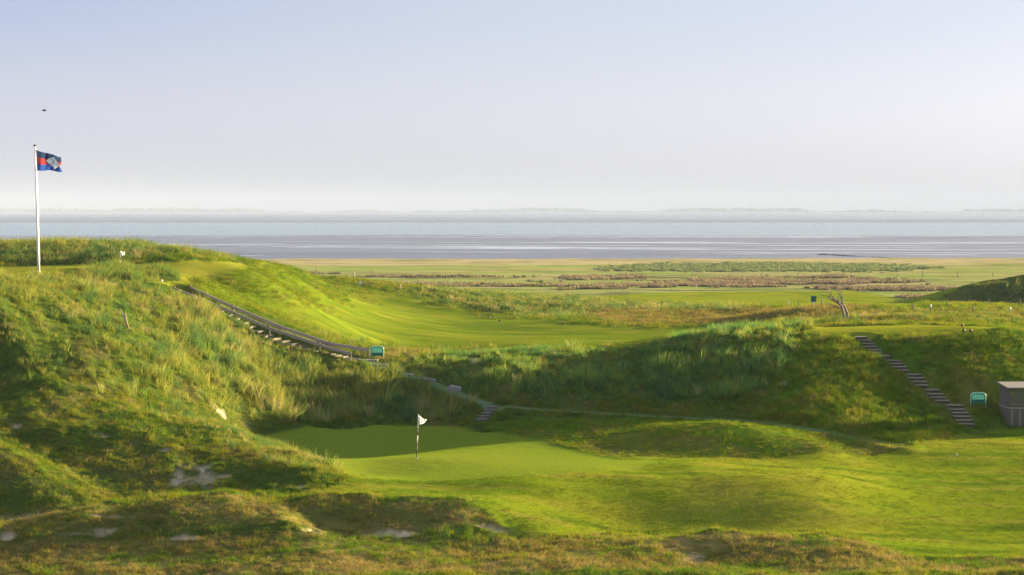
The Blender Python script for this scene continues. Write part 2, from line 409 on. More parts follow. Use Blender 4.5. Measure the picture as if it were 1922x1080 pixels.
LINE_R = fine([at((a_ + b_) / 2, c_ + 3, Y_) for (a_, b_, c_), Y_ in zip(STAIR_R, np.linspace(115.6, 105.0, len(STAIR_R)))])
LINE_L = fine([at(338, 549, 124.6), at(415, 588, 122.6), at(508, 634, 120.8), at(603, 662, 119.5), at(668, 676, 118.7)])
LINE_S = fine([at(924, 764, 108.2), at(904, 790, 106.0)], 40)
pd, pz, ps = near_path(GX, GY, PATH, 3.0)
path_w = sstep(0.55, 0.38, pd) * sstep(0.0, 0.02, ps) * sstep(1.0, 0.85, ps) * (1 - 0.45 * sstep(0.45, 0.7, ps))

# relief
rough = np.clip(1 - mown, 0, 1) * (1 - marsh)
lumps = (fbm(GX, GY, 2.6, 4, 21) - 0.5) * 0.75 + (fbm(GX, GY, 0.7, 3, 31) - 0.5) * 0.28
GZ = GZ + rough * lumps * (1 - 0.55 * np.maximum(M['fore'], M['ridge1'] * 0.6)) * np.where(semi > 0.5, 0.4, 0.8) * (1 - 0.7 * np.maximum(M['hillslope'], M['mound'])) * np.where(GY > 140, 0.6, 1.0)
GZ = GZ + mown * ((fbm(GX, GY, 7, 3, 41) - 0.5) * 0.13 * (1 - M['green'] * 0.7) + (fbm(GX, GY, 0.5, 2, 43) - 0.5) * 0.02)
GZ = GZ - sand * 0.12 * (1 + (fbm(GX, GY, 0.4, 2, 51) - 0.5))
k = sstep(1.6, 0.6, pd)
GZ = GZ * (1 - k) + (pz + 0.02) * k
stair_w = np.zeros_like(GX)
for line_, half in ((LINE_R, 0.65), (LINE_L, 0.62), (LINE_S, 0.5)):
    d_, z_, s_ = near_path(GX, GY, line_, 2.5)
    k = sstep(half + 0.55, half, d_)
    GZ = GZ * (1 - k) + (z_ - 0.06) * k
    stair_w = np.maximum(stair_w, sstep(half + 0.15, half - 0.1, d_))
# a cut behind the path, where the slope was dug away
shore = 548 + 14 * (fbm(GX, GX * 0, 60, 3, 61) - 0.5) + np.clip((ua[None, :] - 0.17) * 60, -4, 6)
GZ = GZ + marsh * (fbm(GX, GY, 9, 4, 71) - 0.5) * 0.35 * sstep(300, 330, GY)
GZ = np.where(GY > shore, np.minimum(GZ, 0.9 - (GY - shore) * 0.35), GZ)
GZ = np.maximum(GZ, -0.8)

def gz(x, y):
    """height of the finished ground"""
    a = np.clip(np.interp(np.asarray(x) / np.asarray(y), ua, np.arange(NC)), 0, NC - 1.001)
    b = np.clip(np.interp(np.log(y), rb, np.arange(NR)), 0, NR - 1.001)
    i, j = np.floor(b).astype(int), np.floor(a).astype(int)
    fb, fa = b - i, a - j
    return (GZ[i, j] * (1 - fa) + GZ[i, j + 1] * fa) * (1 - fb) + (GZ[i + 1, j] * (1 - fa) + GZ[i + 1, j + 1] * fa) * fb
def field(f, x, y):
    a = np.clip(np.rint(np.interp(np.asarray(x) / np.asarray(y), ua, np.arange(NC))).astype(int), 0, NC - 1)
    b = np.clip(np.rint(np.interp(np.log(y), rb, np.arange(NR))).astype(int), 0, NR - 1)
    return f[b, a]
def ground_hit(px, py):
    return hit(px, py, gz)

# colours of what grows there
def mixc(c, col, w):
    return c * (1 - w[..., None]) + np.array(col)[None, None] * w[..., None]
n_big = fbm(GX, GY, 9, 3, 81)
n_mid = fbm(GX, GY, 2.2, 4, 83)
n_sm = fbm(GX, GY, 0.6, 3, 85)
C = np.zeros(GX.shape + (3,)) + np.array([0.052, 0.080, 0.013])
C = mixc(C, (0.095, 0.088, 0.030), sstep(0.5, 0.75, n_mid) * 0.6)
C = mixc(C, (0.070, 0.125, 0.008), semi * 0.9)
C = mixc(C, (0.100, 0.145, 0.009), M['hillslope'] * 0.9)
C = mixc(C, (0.14, 0.105, 0.030), semi * (1 - M['hillslope']) * sstep(0.5, 0.75, n_mid) * 0.6)
C = mixc(C, (0.155, 0.132, 0.036), dry * 0.85)
C = mixc(C, (0.21, 0.165, 0.06), dry * sstep(0.5, 0.62, fbm(GX * 0.35, GY, 1.6, 4, 88)) * 0.8)
C = mixc(C, (0.06, 0.085, 0.015), dry * sstep(0.56, 0.68, fbm(GX * 0.35, GY, 2.2, 4, 89)) * 0.6)
C = mixc(C, (0.150, 0.105, 0.035), np.clip(M['brownband'] - mown, 0, 1) * 0.85)
C = mixc(C, (0.085, 0.085, 0.02), dry * sstep(0.48, 0.66, n_mid) * 0.7)
C = mixc(C, (0.130, 0.172, 0.010), mown)
C = mixc(C, (0.090, 0.145, 0.007), mown * sstep(0.45, 0.7, n_big) * 0.7)
C = mixc(C, (0.165, 0.170, 0.016), mown * sstep(0.5, 0.72, fbm(GX * 0.5, GY, 4, 4, 87)) * 0.6)
C = mixc(C, (0.104, 0.146, 0.010), M['valley'] * mown * 0.8)
C = mixc(C, (0.070, 0.112, 0.008), mown * sstep(0.54, 0.70, fbm(GX * 0.22, GY, 1.1, 4, 97)) * (1 - M['green']) * 0.85)
C = mixc(C, (0.175, 0.178, 0.022), mown * sstep(0.55, 0.72, fbm(GX * 0.2, GY, 0.8, 4, 98)) * (1 - M['green']) * 0.7)
C = mixc(C, (0.05, 0.09, 0.01), M['valley'] * mown * sstep(0.62, 0.72, fbm(GX * 0.25, GY, 3, 4, 94)) * 0.6)
C = mixc(C, (0.122, 0.170, 0.016), M['green'] * 0.75)
C = mixc(C, (0.150, 0.155, 0.022), M['plateau'] * 0.6)
C = mixc(C, (0.150, 0.165, 0.015), M['tee'] * 0.8)
# salt marsh: bands along the shore
bandn = fbm(GX * 0.25, GY, 14, 4, 91)
mm = np.zeros_like(C) + np.array([0.165, 0.215, 0.058])
mm = mixc(mm, (0.215, 0.21, 0.09), sstep(0.52, 0.66, bandn) * 0.8)
mm = mixc(mm, (0.075, 0.085, 0.040), sstep(0.60, 0.68, fbm(GX * 0.35, GY, 8, 4, 93)) * sstep(430, 380, GY))
mm = mixc(mm, (0.275, 0.24, 0.14), sstep(462, 485, GY + 40 * (bandn - 0.5) - 12 * sstep(0.0, 0.1, ua)[None, :]) * 0.95)
mm = mixc(mm, (0.11, 0.135, 0.045), sstep(0.52, 0.64, fbm(GX * 0.3, GY, 5, 4, 95)) * 0.7)
mm = mixc(mm, (0.27, 0.23, 0.13), sstep(0.56, 0.68, fbm(GX * 0.3, GY, 6, 4, 96)) * 0.7)
C = mixc(C, (0, 0, 0), marsh * 0) * (1 - marsh[..., None]) + mm * marsh[..., None]
C = mixc(C, (0.10, 0.085, 0.07), sstep(-0.5, 1.5, GY - shore))
C = mixc(C, (0.42, 0.335, 0.23), sand * np.clip(0.72 + 1.6 * (n_sm - 0.5), 0, 1))
C = mixc(C, (0.115, 0.175, 0.085), path_w * 0.9)
nap = np.clip(0.021 * mown * (1 - 0.8 * M['valley'] + 1.2 * M['tee']) + 0.022 * semi + 0.018 * marsh + 0.010 * dry, 0, 1) * (1 - np.clip(sand + path_w, 0, 1))
relief = 0.25 + 0.75 * rough - 0.2 * M['green'] + 0 * GX

# vertex normals of the whole sheet, so that its pieces join without a seam
V = np.stack([GX, GY, GZ], -1)
du_ = np.gradient(V, axis=1); dv_ = np.gradient(V, axis=0)
NRM = np.cross(du_, dv_)
NRM /= np.linalg.norm(NRM, axis=-1, keepdims=True)
idx = np.arange(NR * NC).reshape(NR, NC)
quads = np.stack([idx[:-1, :-1], idx[:-1, 1:], idx[1:, 1:], idx[1:, :-1]], -1).reshape(-1, 4)
def face_avg(f):
    return ((f[:-1, :-1] + f[:-1, 1:] + f[1:, 1:] + f[1:, :-1]) / 4).ravel()
MAT_GROUND = ground_material()
def sheet(name, sel, mat):
    q = quads[sel]
    used, inv = np.unique(q, return_inverse=True)
    inv = inv.reshape(q.shape)
    me = bpy.data.meshes.new(name)
    me.vertices.add(len(used)); me.loops.add(q.size); me.polygons.add(len(q))
    me.vertices.foreach_set('co', V.reshape(-1, 3)[used].astype(np.float32).ravel())
    me.loops.foreach_set('vertex_index', inv.astype(np.int32).ravel())
    me.polygons.foreach_set('loop_start', np.arange(0, q.size, 4, dtype=np.int32))
    me.polygons.foreach_set('use_smooth', np.ones(len(q), bool))
    me.update(calc_edges=True)
    ca = me.attributes.new('turf', 'FLOAT_COLOR', 'POINT')
    c4 = np.ones((len(used), 4), np.float32); c4[:, :3] = C.reshape(-1, 3)[used]
    ca.data.foreach_set('color', c4.ravel())
    ra = me.attributes.new('relief', 'FLOAT', 'POINT')
    ra.data.foreach_set('value', relief.ravel()[used].astype(np.float32))
    na = me.attributes.new('nap', 'FLOAT', 'POINT')
    na.data.foreach_set('value', nap.ravel()[used].astype(np.float32))
    me.normals_split_custom_set_from_vertices(NRM.reshape(-1, 3)[used].astype(np.float32))
    me.materials.append(mat)
    o = bpy.data.objects.new(name, me)
    COL.objects.link(o)
    return tag(o, kind='structure')
zone = np.zeros(len(quads), int)
for zi, f in enumerate([mown * (M['low'] > 0.5), mown * (M['valley'] > 0.5), mown * (M['far'] > 0.5), mown * (M['tee'] > 0.5), mown * (M['plateau'] > 0.5), M['green'], path_w, marsh], 1):
    zone[face_avg(f) > 0.5] = zi
for zi, (nm, lab) in enumerate([('dune_ground', 'grassy dunes and rough turf with bare sand patches'), ('fairway', 'bright mown fairway in front of the putting green'), ('fairway', 'mown fairway valley behind the middle dune'),
                                ('fairway', 'far mown fairway strip before the salt marsh'), ('tee_ground', 'flat mown tee at the top of the right stair'), ('tee_ground', 'mown plateau around the flagpole'),
                                ('putting_green', 'smooth putting green half in shadow'), ('path', 'narrow green grey path along the foot of the middle dune'), ('salt_marsh', 'flat salt marsh meadow reaching to the shore')]):
    if (zone == zi).any():
        sheet(nm, zone == zi, MAT_GROUND)['label'] = lab

# ------------------------------------------------------------------ mudflats, water, far shore
def grid_mesh(name, X, Y, Z, mat, smooth=True):
    r, c = X.shape
    i = np.arange(r * c).reshape(r, c)
    q = np.stack([i[:-1, :-1], i[:-1, 1:], i[1:, 1:], i[1:, :-1]], -1).reshape(-1, 4)
    me = bpy.data.meshes.new(name)
    me.vertices.add(r * c); me.loops.add(q.size); me.polygons.add(len(q))
    me.vertices.foreach_set('co', np.stack([X, Y, Z], -1).astype(np.float32).ravel())
    me.loops.foreach_set('vertex_index', q.astype(np.int32).ravel())
    me.polygons.foreach_set('loop_start', np.arange(0, q.size, 4, dtype=np.int32))
    me.polygons.foreach_set('use_smooth', np.full(len(q), smooth))
    me.update(calc_edges=True)
    me.materials.append(mat)
    o = bpy.data.objects.new(name, me)
    COL.objects.link(o)
    return o
def mud_material():
    m, n, l = new_mat('wet mud')
    out = n.new('ShaderNodeOutputMaterial'); b = n.new('ShaderNodeBsdfPrincipled')
    geo = n.new('ShaderNodeNewGeometry'); mp = n.new('ShaderNodeMapping'); mp.inputs['Scale'].default_value = (0.006, 0.03, 0.03)
    nz = n.new('ShaderNodeTexNoise'); nz.inputs['Scale'].default_value = 1.0; nz.inputs['Detail'].default_value = 7; nz.inputs['Roughness'].default_value = 0.65
    l.new(geo.outputs['Position'], mp.inputs[0]); l.new(mp.outputs[0], nz.inputs['Vector'])
    cr = n.new('ShaderNodeValToRGB')
    cr.color_ramp.elements[0].position = 0.35; cr.color_ramp.elements[0].color = (0.060, 0.070, 0.110, 1)
    cr.color_ramp.elements[1].position = 0.68; cr.color_ramp.elements[1].color = (0.125, 0.135, 0.185, 1)
    l.new(nz.outputs['Fac'], cr.inputs[0]); l.new(cr.outputs[0], b.inputs['Base Color'])
    b.inputs['Roughness'].default_value = 0.42
    b.inputs['Specular IOR Level'].default_value = 0.4
    l.new(b.outputs[0], out.inputs[0])
    return m
def water_material(name, rough_, bump_):
    m, n, l = new_mat(name)
    out = n.new('ShaderNodeOutputMaterial'); b = n.new('ShaderNodeBsdfPrincipled')
    geo = n.new('ShaderNodeNewGeometry'); nz = n.new('ShaderNodeTexNoise'); nz.inputs['Scale'].default_value = 0.25; nz.inputs['Detail'].default_value = 3
    l.new(geo.outputs['Position'], nz.inputs['Vector'])
    bp = n.new('ShaderNodeBump'); bp.inputs['Strength'].default_value = bump_; bp.inputs['Distance'].default_value = 0.3
    l.new(nz.outputs['Fac'], bp.inputs['Height']); l.new(bp.outputs[0], b.inputs['Normal'])
    b.inputs['Base Color'].default_value = (0.13, 0.20, 0.23, 1)
    b.inputs['Roughness'].default_value = rough_
    b.inputs['IOR'].default_value = 1.33
    l.new(b.outputs[0], out.inputs[0])
    return m
ma = np.linspace(-0.7, 0.7, 360)
mb = np.concatenate([np.linspace(math.log(535), math.log(1400), 330, endpoint=False), np.linspace(math.log(1400), math.log(11800), 180)])
MY = np.repeat(np.exp(mb)[:, None], len(ma), 1); MX = ma[None] * MY
sk = MX * 0.14 + MY + 40 * (fbm(MX, MY, 260, 2, 99) - 0.5)                                    # the streaks run a little askew to the shore
mz = (fbm(MX * 0.09, sk, 17, 5, 101, 0.7) - 0.47) * 0.8 + 0.03 + 0.3 * sstep(640, 560, MY) + 0.03 * sstep(0.05, -0.1, ma)[None]
chan = sstep(1000, 1420, MY + 120 * (fbm(MX, MX * 0, 500, 3, 103) - 0.5)) * sstep(2420, 2150, MY)
mz = mz - 0.55 * chan
far = sstep(2300, 2350, MY)
mz = mz * (1 - far) + far * ((fbm(MX * 0.12, MY, 330, 4, 107) - 0.5) * 1.0 + 0.05 + 0.3 * sstep(2700, 2450, MY))
mz = np.clip(mz, -1.2, 0.35)
tag(grid_mesh('mudflat', MX, MY, mz, mud_material()), 'wet grey mudflats with streaks of shallow water', kind='structure')
gx, gy = np.meshgrid(np.linspace(-9300, 9300, 31), np.linspace(-3000, 13300, 31))
tag(grid_mesh('seabed', gx, gy, np.full_like(gx, -1.6), mud_material()), kind='structure')
gx, gy = np.meshgrid(np.linspace(-9000, 9000, 41), np.linspace(1100, 11900, 41))
tag(grid_mesh('sea', gx, gy, np.zeros_like(gx), water_material('rippled tidal water', 0.22, 0.12)), 'broad tidal channel of rippled pale blue water', kind='structure')
gx, gy = np.meshgrid(np.linspace(-900, 900, 21), np.linspace(535, 1100, 21))
tag(grid_mesh('tidal_water', gx, gy, np.zeros_like(gx), water_material('calm tidal water', 0.06, 0.01)), 'still silver pools and rills lying on the mudflats', kind='structure')

# ------------------------------------------------------------------ mesh helpers for things
def mesh_obj(name, vs, fs, mat, parent=None, smooth=False, loc=None):
    me = bpy.data.meshes.new(name)
    me.from_pydata([tuple(map(float, v)) for v in vs], [], fs)
    me.polygons.foreach_set('use_smooth', [smooth] * len(fs))
    if mat: me.materials.append(mat)
    me.update()
    o = bpy.data.objects.new(name, me)
    COL.objects.link(o)
    if parent is not None:
        o.parent = parent
    if loc is not None:
        o.location = loc
    return o
def empty(name, loc, label=None, cat=None, group=None):
    o = bpy.data.objects.new(name, None)
    o.empty_display_size = 0.2
    COL.objects.link(o)
    o.location = tuple(map(float, loc))
    return tag(o, label, cat, group)
def box_geo(lo, hi, bev=0.0):
    x0, y0, z0 = lo; x1, y1, z1 = hi
    if bev <= 0:
        v = [(x0,y0,z0),(x1,y0,z0),(x1,y1,z0),(x0,y1,z0),(x0,y0,z1),(x1,y0,z1),(x1,y1,z1),(x0,y1,z1)]
        return v, [(0,3,2,1),(4,5,6,7),(0,1,5,4),(1,2,6,5),(2,3,7,6),(3,0,4,7)]
    b = bev
    ring = lambda q, z: [(x0+q,y0+q,z),(x1-q,y0+q,z),(x1-q,y1-q,z),(x0+q,y1-q,z)]
    v = ring(b, z0) + ring(0, z0+b) + ring(0, z1-b) + ring(b, z1)
    f = [(3,2,1,0),(12,13,14,15)]
    for k in range(3):
        for i in range(4):
            j = (i + 1) % 4
            f.append((4*k+i, 4*k+j, 4*k+4+j, 4*k+4+i))
    return v, f
def beam_geo(a, b, w, h):
    """a plank of width w and upright height h from a to b"""
    a, b = Vector(a), Vector(b)
    d = (b - a).normalized()
    side = d.cross(Vector((0, 0, 1)))
    side = side.normalized() if side.length > 1e-4 else Vector((1, 0, 0))
    up = side.cross(d).normalized()
    v = []
    for p in (a, b):
        for sx, sz in ((-1, -1), (1, -1), (1, 1), (-1, 1)):
            v.append(p + side * (sx * w / 2) + up * (sz * h / 2))
    return v, [(0,1,2,3),(7,6,5,4),(0,4,5,1),(1,5,6,2),(2,6,7,3),(3,7,4,0)]
def tube_geo(pts, rad, sides=8, cap=True):
    pts = [Vector(p) for p in pts]
    v, f = [], []
    ref = Vector((0.3, 0.9, 0.2)).normalized()
    for i, p in enumerate(pts):
        d = (pts[min(i + 1, len(pts) - 1)] - pts[max(i - 1, 0)]).normalized()
        s_ = d.cross(ref).normalized(); t_ = d.cross(s_).normalized()
        for k in range(sides):
            a = 6.28318 * k / sides
            v.append(p + (s_ * math.cos(a) + t_ * math.sin(a)) * rad[i])
    for i in range(len(pts) - 1):
        for k in range(sides):
            j = (k + 1) % sides
            f.append((i*sides+k, i*sides+j, (i+1)*sides+j, (i+1)*sides+k))
    if cap:
        f.append(tuple(range(sides))[::-1]); f.append(tuple((len(pts)-1)*sides + k for k in range(sides)))
    return v, f
def lathe_geo(prof, sides=14):
    v, f = [], []
    for r_, z_ in prof:
        for k in range(sides):
            a = 6.28318 * k / sides
            v.append((r_ * math.cos(a), r_ * math.sin(a), z_))
    for i in range(len(prof) - 1):
        for k in range(sides):
            j = (k + 1) % sides
            f.append((i*sides+k, i*sides+j, (i+1)*sides+j, (i+1)*sides+k))
    f.append(tuple(range(sides))[::-1]); f.append(tuple((len(prof)-1)*sides + k for k in range(sides)))
    return v, f
def rel(pts, o):
    return [Vector(p) - Vector(o) for p in pts]

M_WOOD = simple_mat('grey weathered timber', (0.115, 0.103, 0.095), 0.85, 0.35, 14, bump=0.3, stretch=(0.25, 0.25, 1))
M_WOOD_B = simple_mat('paler weathered timber', (0.20, 0.18, 0.165), 0.85, 0.35, 14, bump=0.3, stretch=(0.25, 0.25, 1))
M_WOOD_RAIL = simple_mat('weathered rail timber', (0.27, 0.235, 0.23), 0.85, 0.3, 9, bump=0.3)
M_TREAD = simple_mat('pale tread timber', (0.15, 0.135, 0.105), 0.85, 0.3, 10, bump=0.3)
M_STEP = simple_mat('step timber', (0.20, 0.175, 0.125), 0.85, 0.35, 8, bump=0.4)
M_RISER = simple_mat('dark riser timber', (0.075, 0.066, 0.055), 0.9, 0.4, 8)
M_STONE = simple_mat('grey stone', (0.19, 0.185, 0.175), 0.9, 0.35, 5, bump=0.6)
M_WHITE = simple_mat('white paint', (0.78, 0.78, 0.77), 0.45, 0.05, 5)
M_DARK = simple_mat('dark paint', (0.025, 0.03, 0.03), 0.5, 0.2, 5)
M_POST = simple_mat('post timber', (0.13, 0.115, 0.10), 0.9, 0.35, 6)
M_POSTP = simple_mat('pale post timber', (0.42, 0.39, 0.34), 0.9, 0.25, 6)
M_BARK = simple_mat('bleached bark', (0.20, 0.165, 0.15), 0.9, 0.4, 9, bump=0.6)
M_ROOF = simple_mat('roofing felt', (0.15, 0.14, 0.15), 0.9, 0.15, 5)
M_GREENP = simple_mat('green sign face', (0.03, 0.36, 0.19), 0.4, 0.25, 3)
M_GREENL = simple_mat('pale green print', (0.22, 0.72, 0.42), 0.4, 0.45, 5)
M_GREEND = simple_mat('dark green print', (0.015, 0.12, 0.10), 0.4, 0.1, 5)
M_FRAME = simple_mat('green tube frame', (0.42, 0.66, 0.56), 0.35, 0.05, 5)
M_SIGN = simple_mat('dark green sign', (0.02, 0.13, 0.10), 0.5, 0.1, 5)
def cloth_mat(name, col, tr=0.35):
    m, n, l = new_mat(name)
    out = n.new('ShaderNodeOutputMaterial'); d = n.new('ShaderNodeBsdfDiffuse'); t = n.new('ShaderNodeBsdfTranslucent'); ms = n.new('ShaderNodeMixShader')
    tc = n.new('ShaderNodeTexCoord'); nz = n.new('ShaderNodeTexNoise'); nz.inputs['Scale'].default_value = 6
    l.new(tc.outputs['Object'], nz.inputs['Vector'])
    mx = n.new('ShaderNodeMix'); mx.data_type = 'RGBA'; mx.inputs['A'].default_value = (*[c * 0.85 for c in col], 1); mx.inputs['B'].default_value = (*[min(1, c * 1.12) for c in col], 1)
    l.new(nz.outputs['Fac'], mx.inputs['Factor'])
    l.new(mx.outputs['Result'], d.inputs[0]); l.new(mx.outputs['Result'], t.inputs[0]); ms.inputs[0].default_value = tr
    l.new(d.outputs[0], ms.inputs[1]); l.new(t.outputs[0], ms.inputs[2]); l.new(ms.outputs[0], out.inputs[0])
    return m

# ------------------------------------------------------------------ flagpole and club flag
fx, fy = at(73, 515, 119)[0], 119.0
fb = Vector((fx, fy, float(gz(fx, fy)) - 0.1))
ft = Vector(at(65.5, 275, 119))
t = empty('flagpole', fb, 'tall white flagpole standing on the left plateau', 'flagpole')
v, f = tube_geo(rel([fb + (ft - fb) * k for k in (0, 0.25, 0.5, 0.75, 1)], fb), [0.08, 0.072, 0.06, 0.05, 0.04], 12)
mesh_obj('pole', v, f, M_WHITE, t, True)
v, f = lathe_geo([(0.03, 0), (0.09, 0.02), (0.10, 0.05), (0.08, 0.09), (0.02, 0.12)])
mesh_obj('finial', v, f, M_DARK, t, True, ft - fb)
v, f = tube_geo(rel([fb + (ft - fb) * k + Vector((0.11, -0.03, 0)) for k in (0.12, 0.5, 0.985)], fb), [0.007] * 3, 5)
mesh_obj('halyard', v, f, M_WHITE, t)
v, f = lathe_geo([(0.2, -0.05), (0.2, 0.05), (0.12, 0.12), (0.11, 0.3)])
mesh_obj('base_collar', v, f, M_WHITE, t, True)
c00, c10, c01, c11 = [Vector(at(x, y, 119)) for x, y in ((70, 320), (117, 323), (67.5, 281), (116.5, 295.5))]
def flag_pt(u, w, off=0.0):
    p_ = (c00 * (1 - u) + c10 * u) * (1 - w) + (c01 * (1 - u) + c11 * u) * w
    wave = 0.16 * math.sin(u * 8.5 + w * 1.4 + 0.4) * (0.25 + u) + 0.06 * math.sin(u * 17 - w * 3)
    dip = -0.05 * math.sin(u * 3.1416) * (w - 0.5) - 0.03 * math.sin(u * 9)
    return p_ + Vector((0, wave + off, dip))
def ragged(w):
    return 1.0 - 0.05 * abs(math.sin(w * 23)) - 0.10 * max(0, math.sin((w - 0.15) * 7)) * (w < 0.6) * (w > 0.15)
flag = empty('club_flag', c01, 'blue and red striped flag with white diamond flying from the flagpole', 'flag')
def patch(name, w0, w1, mat, parent, nu=26, nw=6, off=0.0):
    vs = []
    for j in range(nw + 1):
        w = w0 + (w1 - w0) * j / nw
        for i in range(nu + 1):
            vs.append(flag_pt(i / nu * ragged(w), w, off) - c01)
    fs = [(j*(nu+1)+i, j*(nu+1)+i+1, (j+1)*(nu+1)+i+1, (j+1)*(nu+1)+i) for j in range(nw) for i in range(nu)]
    return mesh_obj(name, vs, fs, mat, parent, True)
patch('top_stripe', 0.66, 1.0, cloth_mat('navy cloth', (0.025, 0.05, 0.13)), flag)
patch('middle_stripe', 0.33, 0.66, cloth_mat('red cloth', (0.34, 0.05, 0.06)), flag)
patch('bottom_stripe', 0.0, 0.33, cloth_mat('blue cloth', (0.03, 0.08, 0.36)), flag)
M_DIA = cloth_mat('white cloth', (0.93, 0.94, 0.95), 0.05)
def diamond(off):
    vs, fs = [flag_pt(0.64, 0.49, off) - c01], []
    rim = [(0.38, 0.55), (0.51, 0.72), (0.66, 0.88), (0.76, 0.70), (0.88, 0.47), (0.80, 0.30), (0.70, 0.13), (0.54, 0.33)]
    for u, w in rim: vs.append(flag_pt(0.64 + (u - 0.64) * 0.5, 0.49 + (w - 0.49) * 0.5, off) - c01)
    for u, w in rim: vs.append(flag_pt(u, w, off) - c01)
    n_ = len(rim)
    for i in range(n_):
        j = (i + 1) % n_
        fs += [(0, 1 + i, 1 + j), (1 + i, 1 + n_ + i, 1 + n_ + j, 1 + j)]
    return vs, fs
v, f = diamond(-0.03)
dia = mesh_obj('diamond', v, f, M_DIA, flag, True)
v, f = diamond(0.03)
mesh_obj('diamond', v, f, M_DIA, flag, True)
for strokes in ([(0.52, 0.66), (0.60, 0.72), (0.62, 0.64), (0.70, 0.66)], [(0.66, 0.62), (0.69, 0.52), (0.65, 0.48)], [(0.54, 0.36), (0.57, 0.42), (0.60, 0.34), (0.64, 0.36)], [(0.62, 0.55), (0.66, 0.44)]):
    v, f = tube_geo([flag_pt(u, w, -0.045) - c01 for u, w in strokes], [0.014] * len(strokes), 4)
    mesh_obj('emblem_mark', v, f, M_DARK, dia)

# ------------------------------------------------------------------ golf flagsticks
def flagstick(base, top, label, tri=True, s=1.0):
    base, top = Vector(base), Vector(top)
    t = empty('flagstick', base, label, 'flagstick')
    d = top - base
    for k0, k1, mm in ((0, 0.34, M_DARK), (0.34, 0.52, M_WHITE), (0.52, 0.67, M_DARK), (0.67, 1.0, M_WHITE)):
        v, f = tube_geo([d * k0, d * k1], [0.021, 0.021], 8)
        mesh_obj('pole_band', v, f, mm, t, True)
    nu, nw = 12, 6
    vs = []
    for j in range(nw + 1):
        for i in range(nu + 1):
            u, w = i / nu, j / nw
            if tri:
                hgt_ = 0.46 * (1 - 0.85 * u); z0 = -0.05 - 0.18 * u - 0.05 * math.sin(u * 3)
            else:
                hgt_ = 0.36 * (1 - 0.25 * u); z0 = -0.02 - 0.14 * u - 0.03 * math.sin(u * 5)
            vs.append(d + Vector(((0.03 + 0.36 * u) * s, 0.07 * math.sin(u * 6 + w), (z0 - hgt_ * (1 - w)) * s)))
    fs = [(j*(nu+1)+i, j*(nu+1)+i+1, (j+1)*(nu+1)+i+1, (j+1)*(nu+1)+i) for j in range(nw) for i in range(nu)]
    fl = mesh_obj('flag', vs, fs, M_FLAGW, t, True)
    c = vs[(nw // 2) * (nu + 1) + nu // 3] + Vector((0, -0.03, 0))
    v, f = tube_geo([c + Vector((-0.03, 0, 0.07)), c + Vector((0.02, 0, 0.02)), c + Vector((-0.02, 0, -0.07))], [0.022] * 3, 5)
    mesh_obj('mark', v, f, M_DARK, fl)
    v, f = lathe_geo([(0.06, -0.02), (0.06, 0.012)], 12)
    mesh_obj('hole_cup', v, f, M_WHITE, t)
    return t
M_FLAGW = cloth_mat('white nylon', (0.80, 0.80, 0.82), 0.3)
g0 = ground_hit(782, 860)
flagstick(g0, at(785.5, 778, g0[1]), 'banded flagstick with white pennant standing on the shaded putting green', True)
g0 = np.array([at(225, 520, 126)[0], 126.0, 0]); g0[2] = gz(g0[0], g0[1])
flagstick(g0, at(226, 471, 126), 'white flag on a stick half hidden behind grass on the upper left plateau', False, 0.72)

# ------------------------------------------------------------------ railed timber stair on the left
near_px = [(327, 542, 124.4), (413, 576, 122.2), (505, 616, 120.4), (599, 647, 119.0), (658, 664.5, 118.2)]
far_px = [(357, 540, 125.6), (437, 576, 123.6), (527, 614, 121.8), (620, 645.5, 120.5), (691, 657, 119.8)]
o0 = Vector(LINE_L[0])
t = empty('railed_stair', o0, 'long timber stair with two grey plank handrails climbing the left dune', 'stair')
for row in (near_px, far_px):
    pts = [Vector(at(*q)) for q in row]
    for i, p_ in enumerate(pts):
        zb = float(gz(p_.x, p_.y)) - 0.3
        v, f = box_geo((-0.06, -0.06, zb - o0.z), (0.06, 0.06, p_.z + 0.16 - o0.z), 0.008)
        mesh_obj('post', v, f, M_WOOD, t, loc=(p_.x - o0.x, p_.y - o0.y, 0))
        if i:
            q_ = pts[i - 1]
            v, f = beam_geo(q_ - o0 + Vector((0, -0.09, 0)), p_ - o0 + Vector((0, -0.09, 0)) - (p_ - q_).normalized() * 0.012, 0.05, 0.19)
            mesh_obj('rail', v, f, M_WOOD_RAIL, t)
nst = 24
dirL = (Vector(LINE_L[-1]) - Vector(LINE_L[0])); dirL.z = 0; dirL.normalize()
perp = Vector((-dirL.y, dirL.x, 0))
for i in range(nst):
    p_ = Vector(LINE_L[int((i + 0.5) / nst * (len(LINE_L) - 1))])
    a_, b_ = p_ - o0 - perp * 0.62, p_ - o0 + perp * 0.62
    v, f = beam_geo(a_ + Vector((0, 0, -0.04)), b_ + Vector((0, 0, -0.04)), 0.32, 0.12)
    mesh_obj('step', v, f, M_TREAD, t)

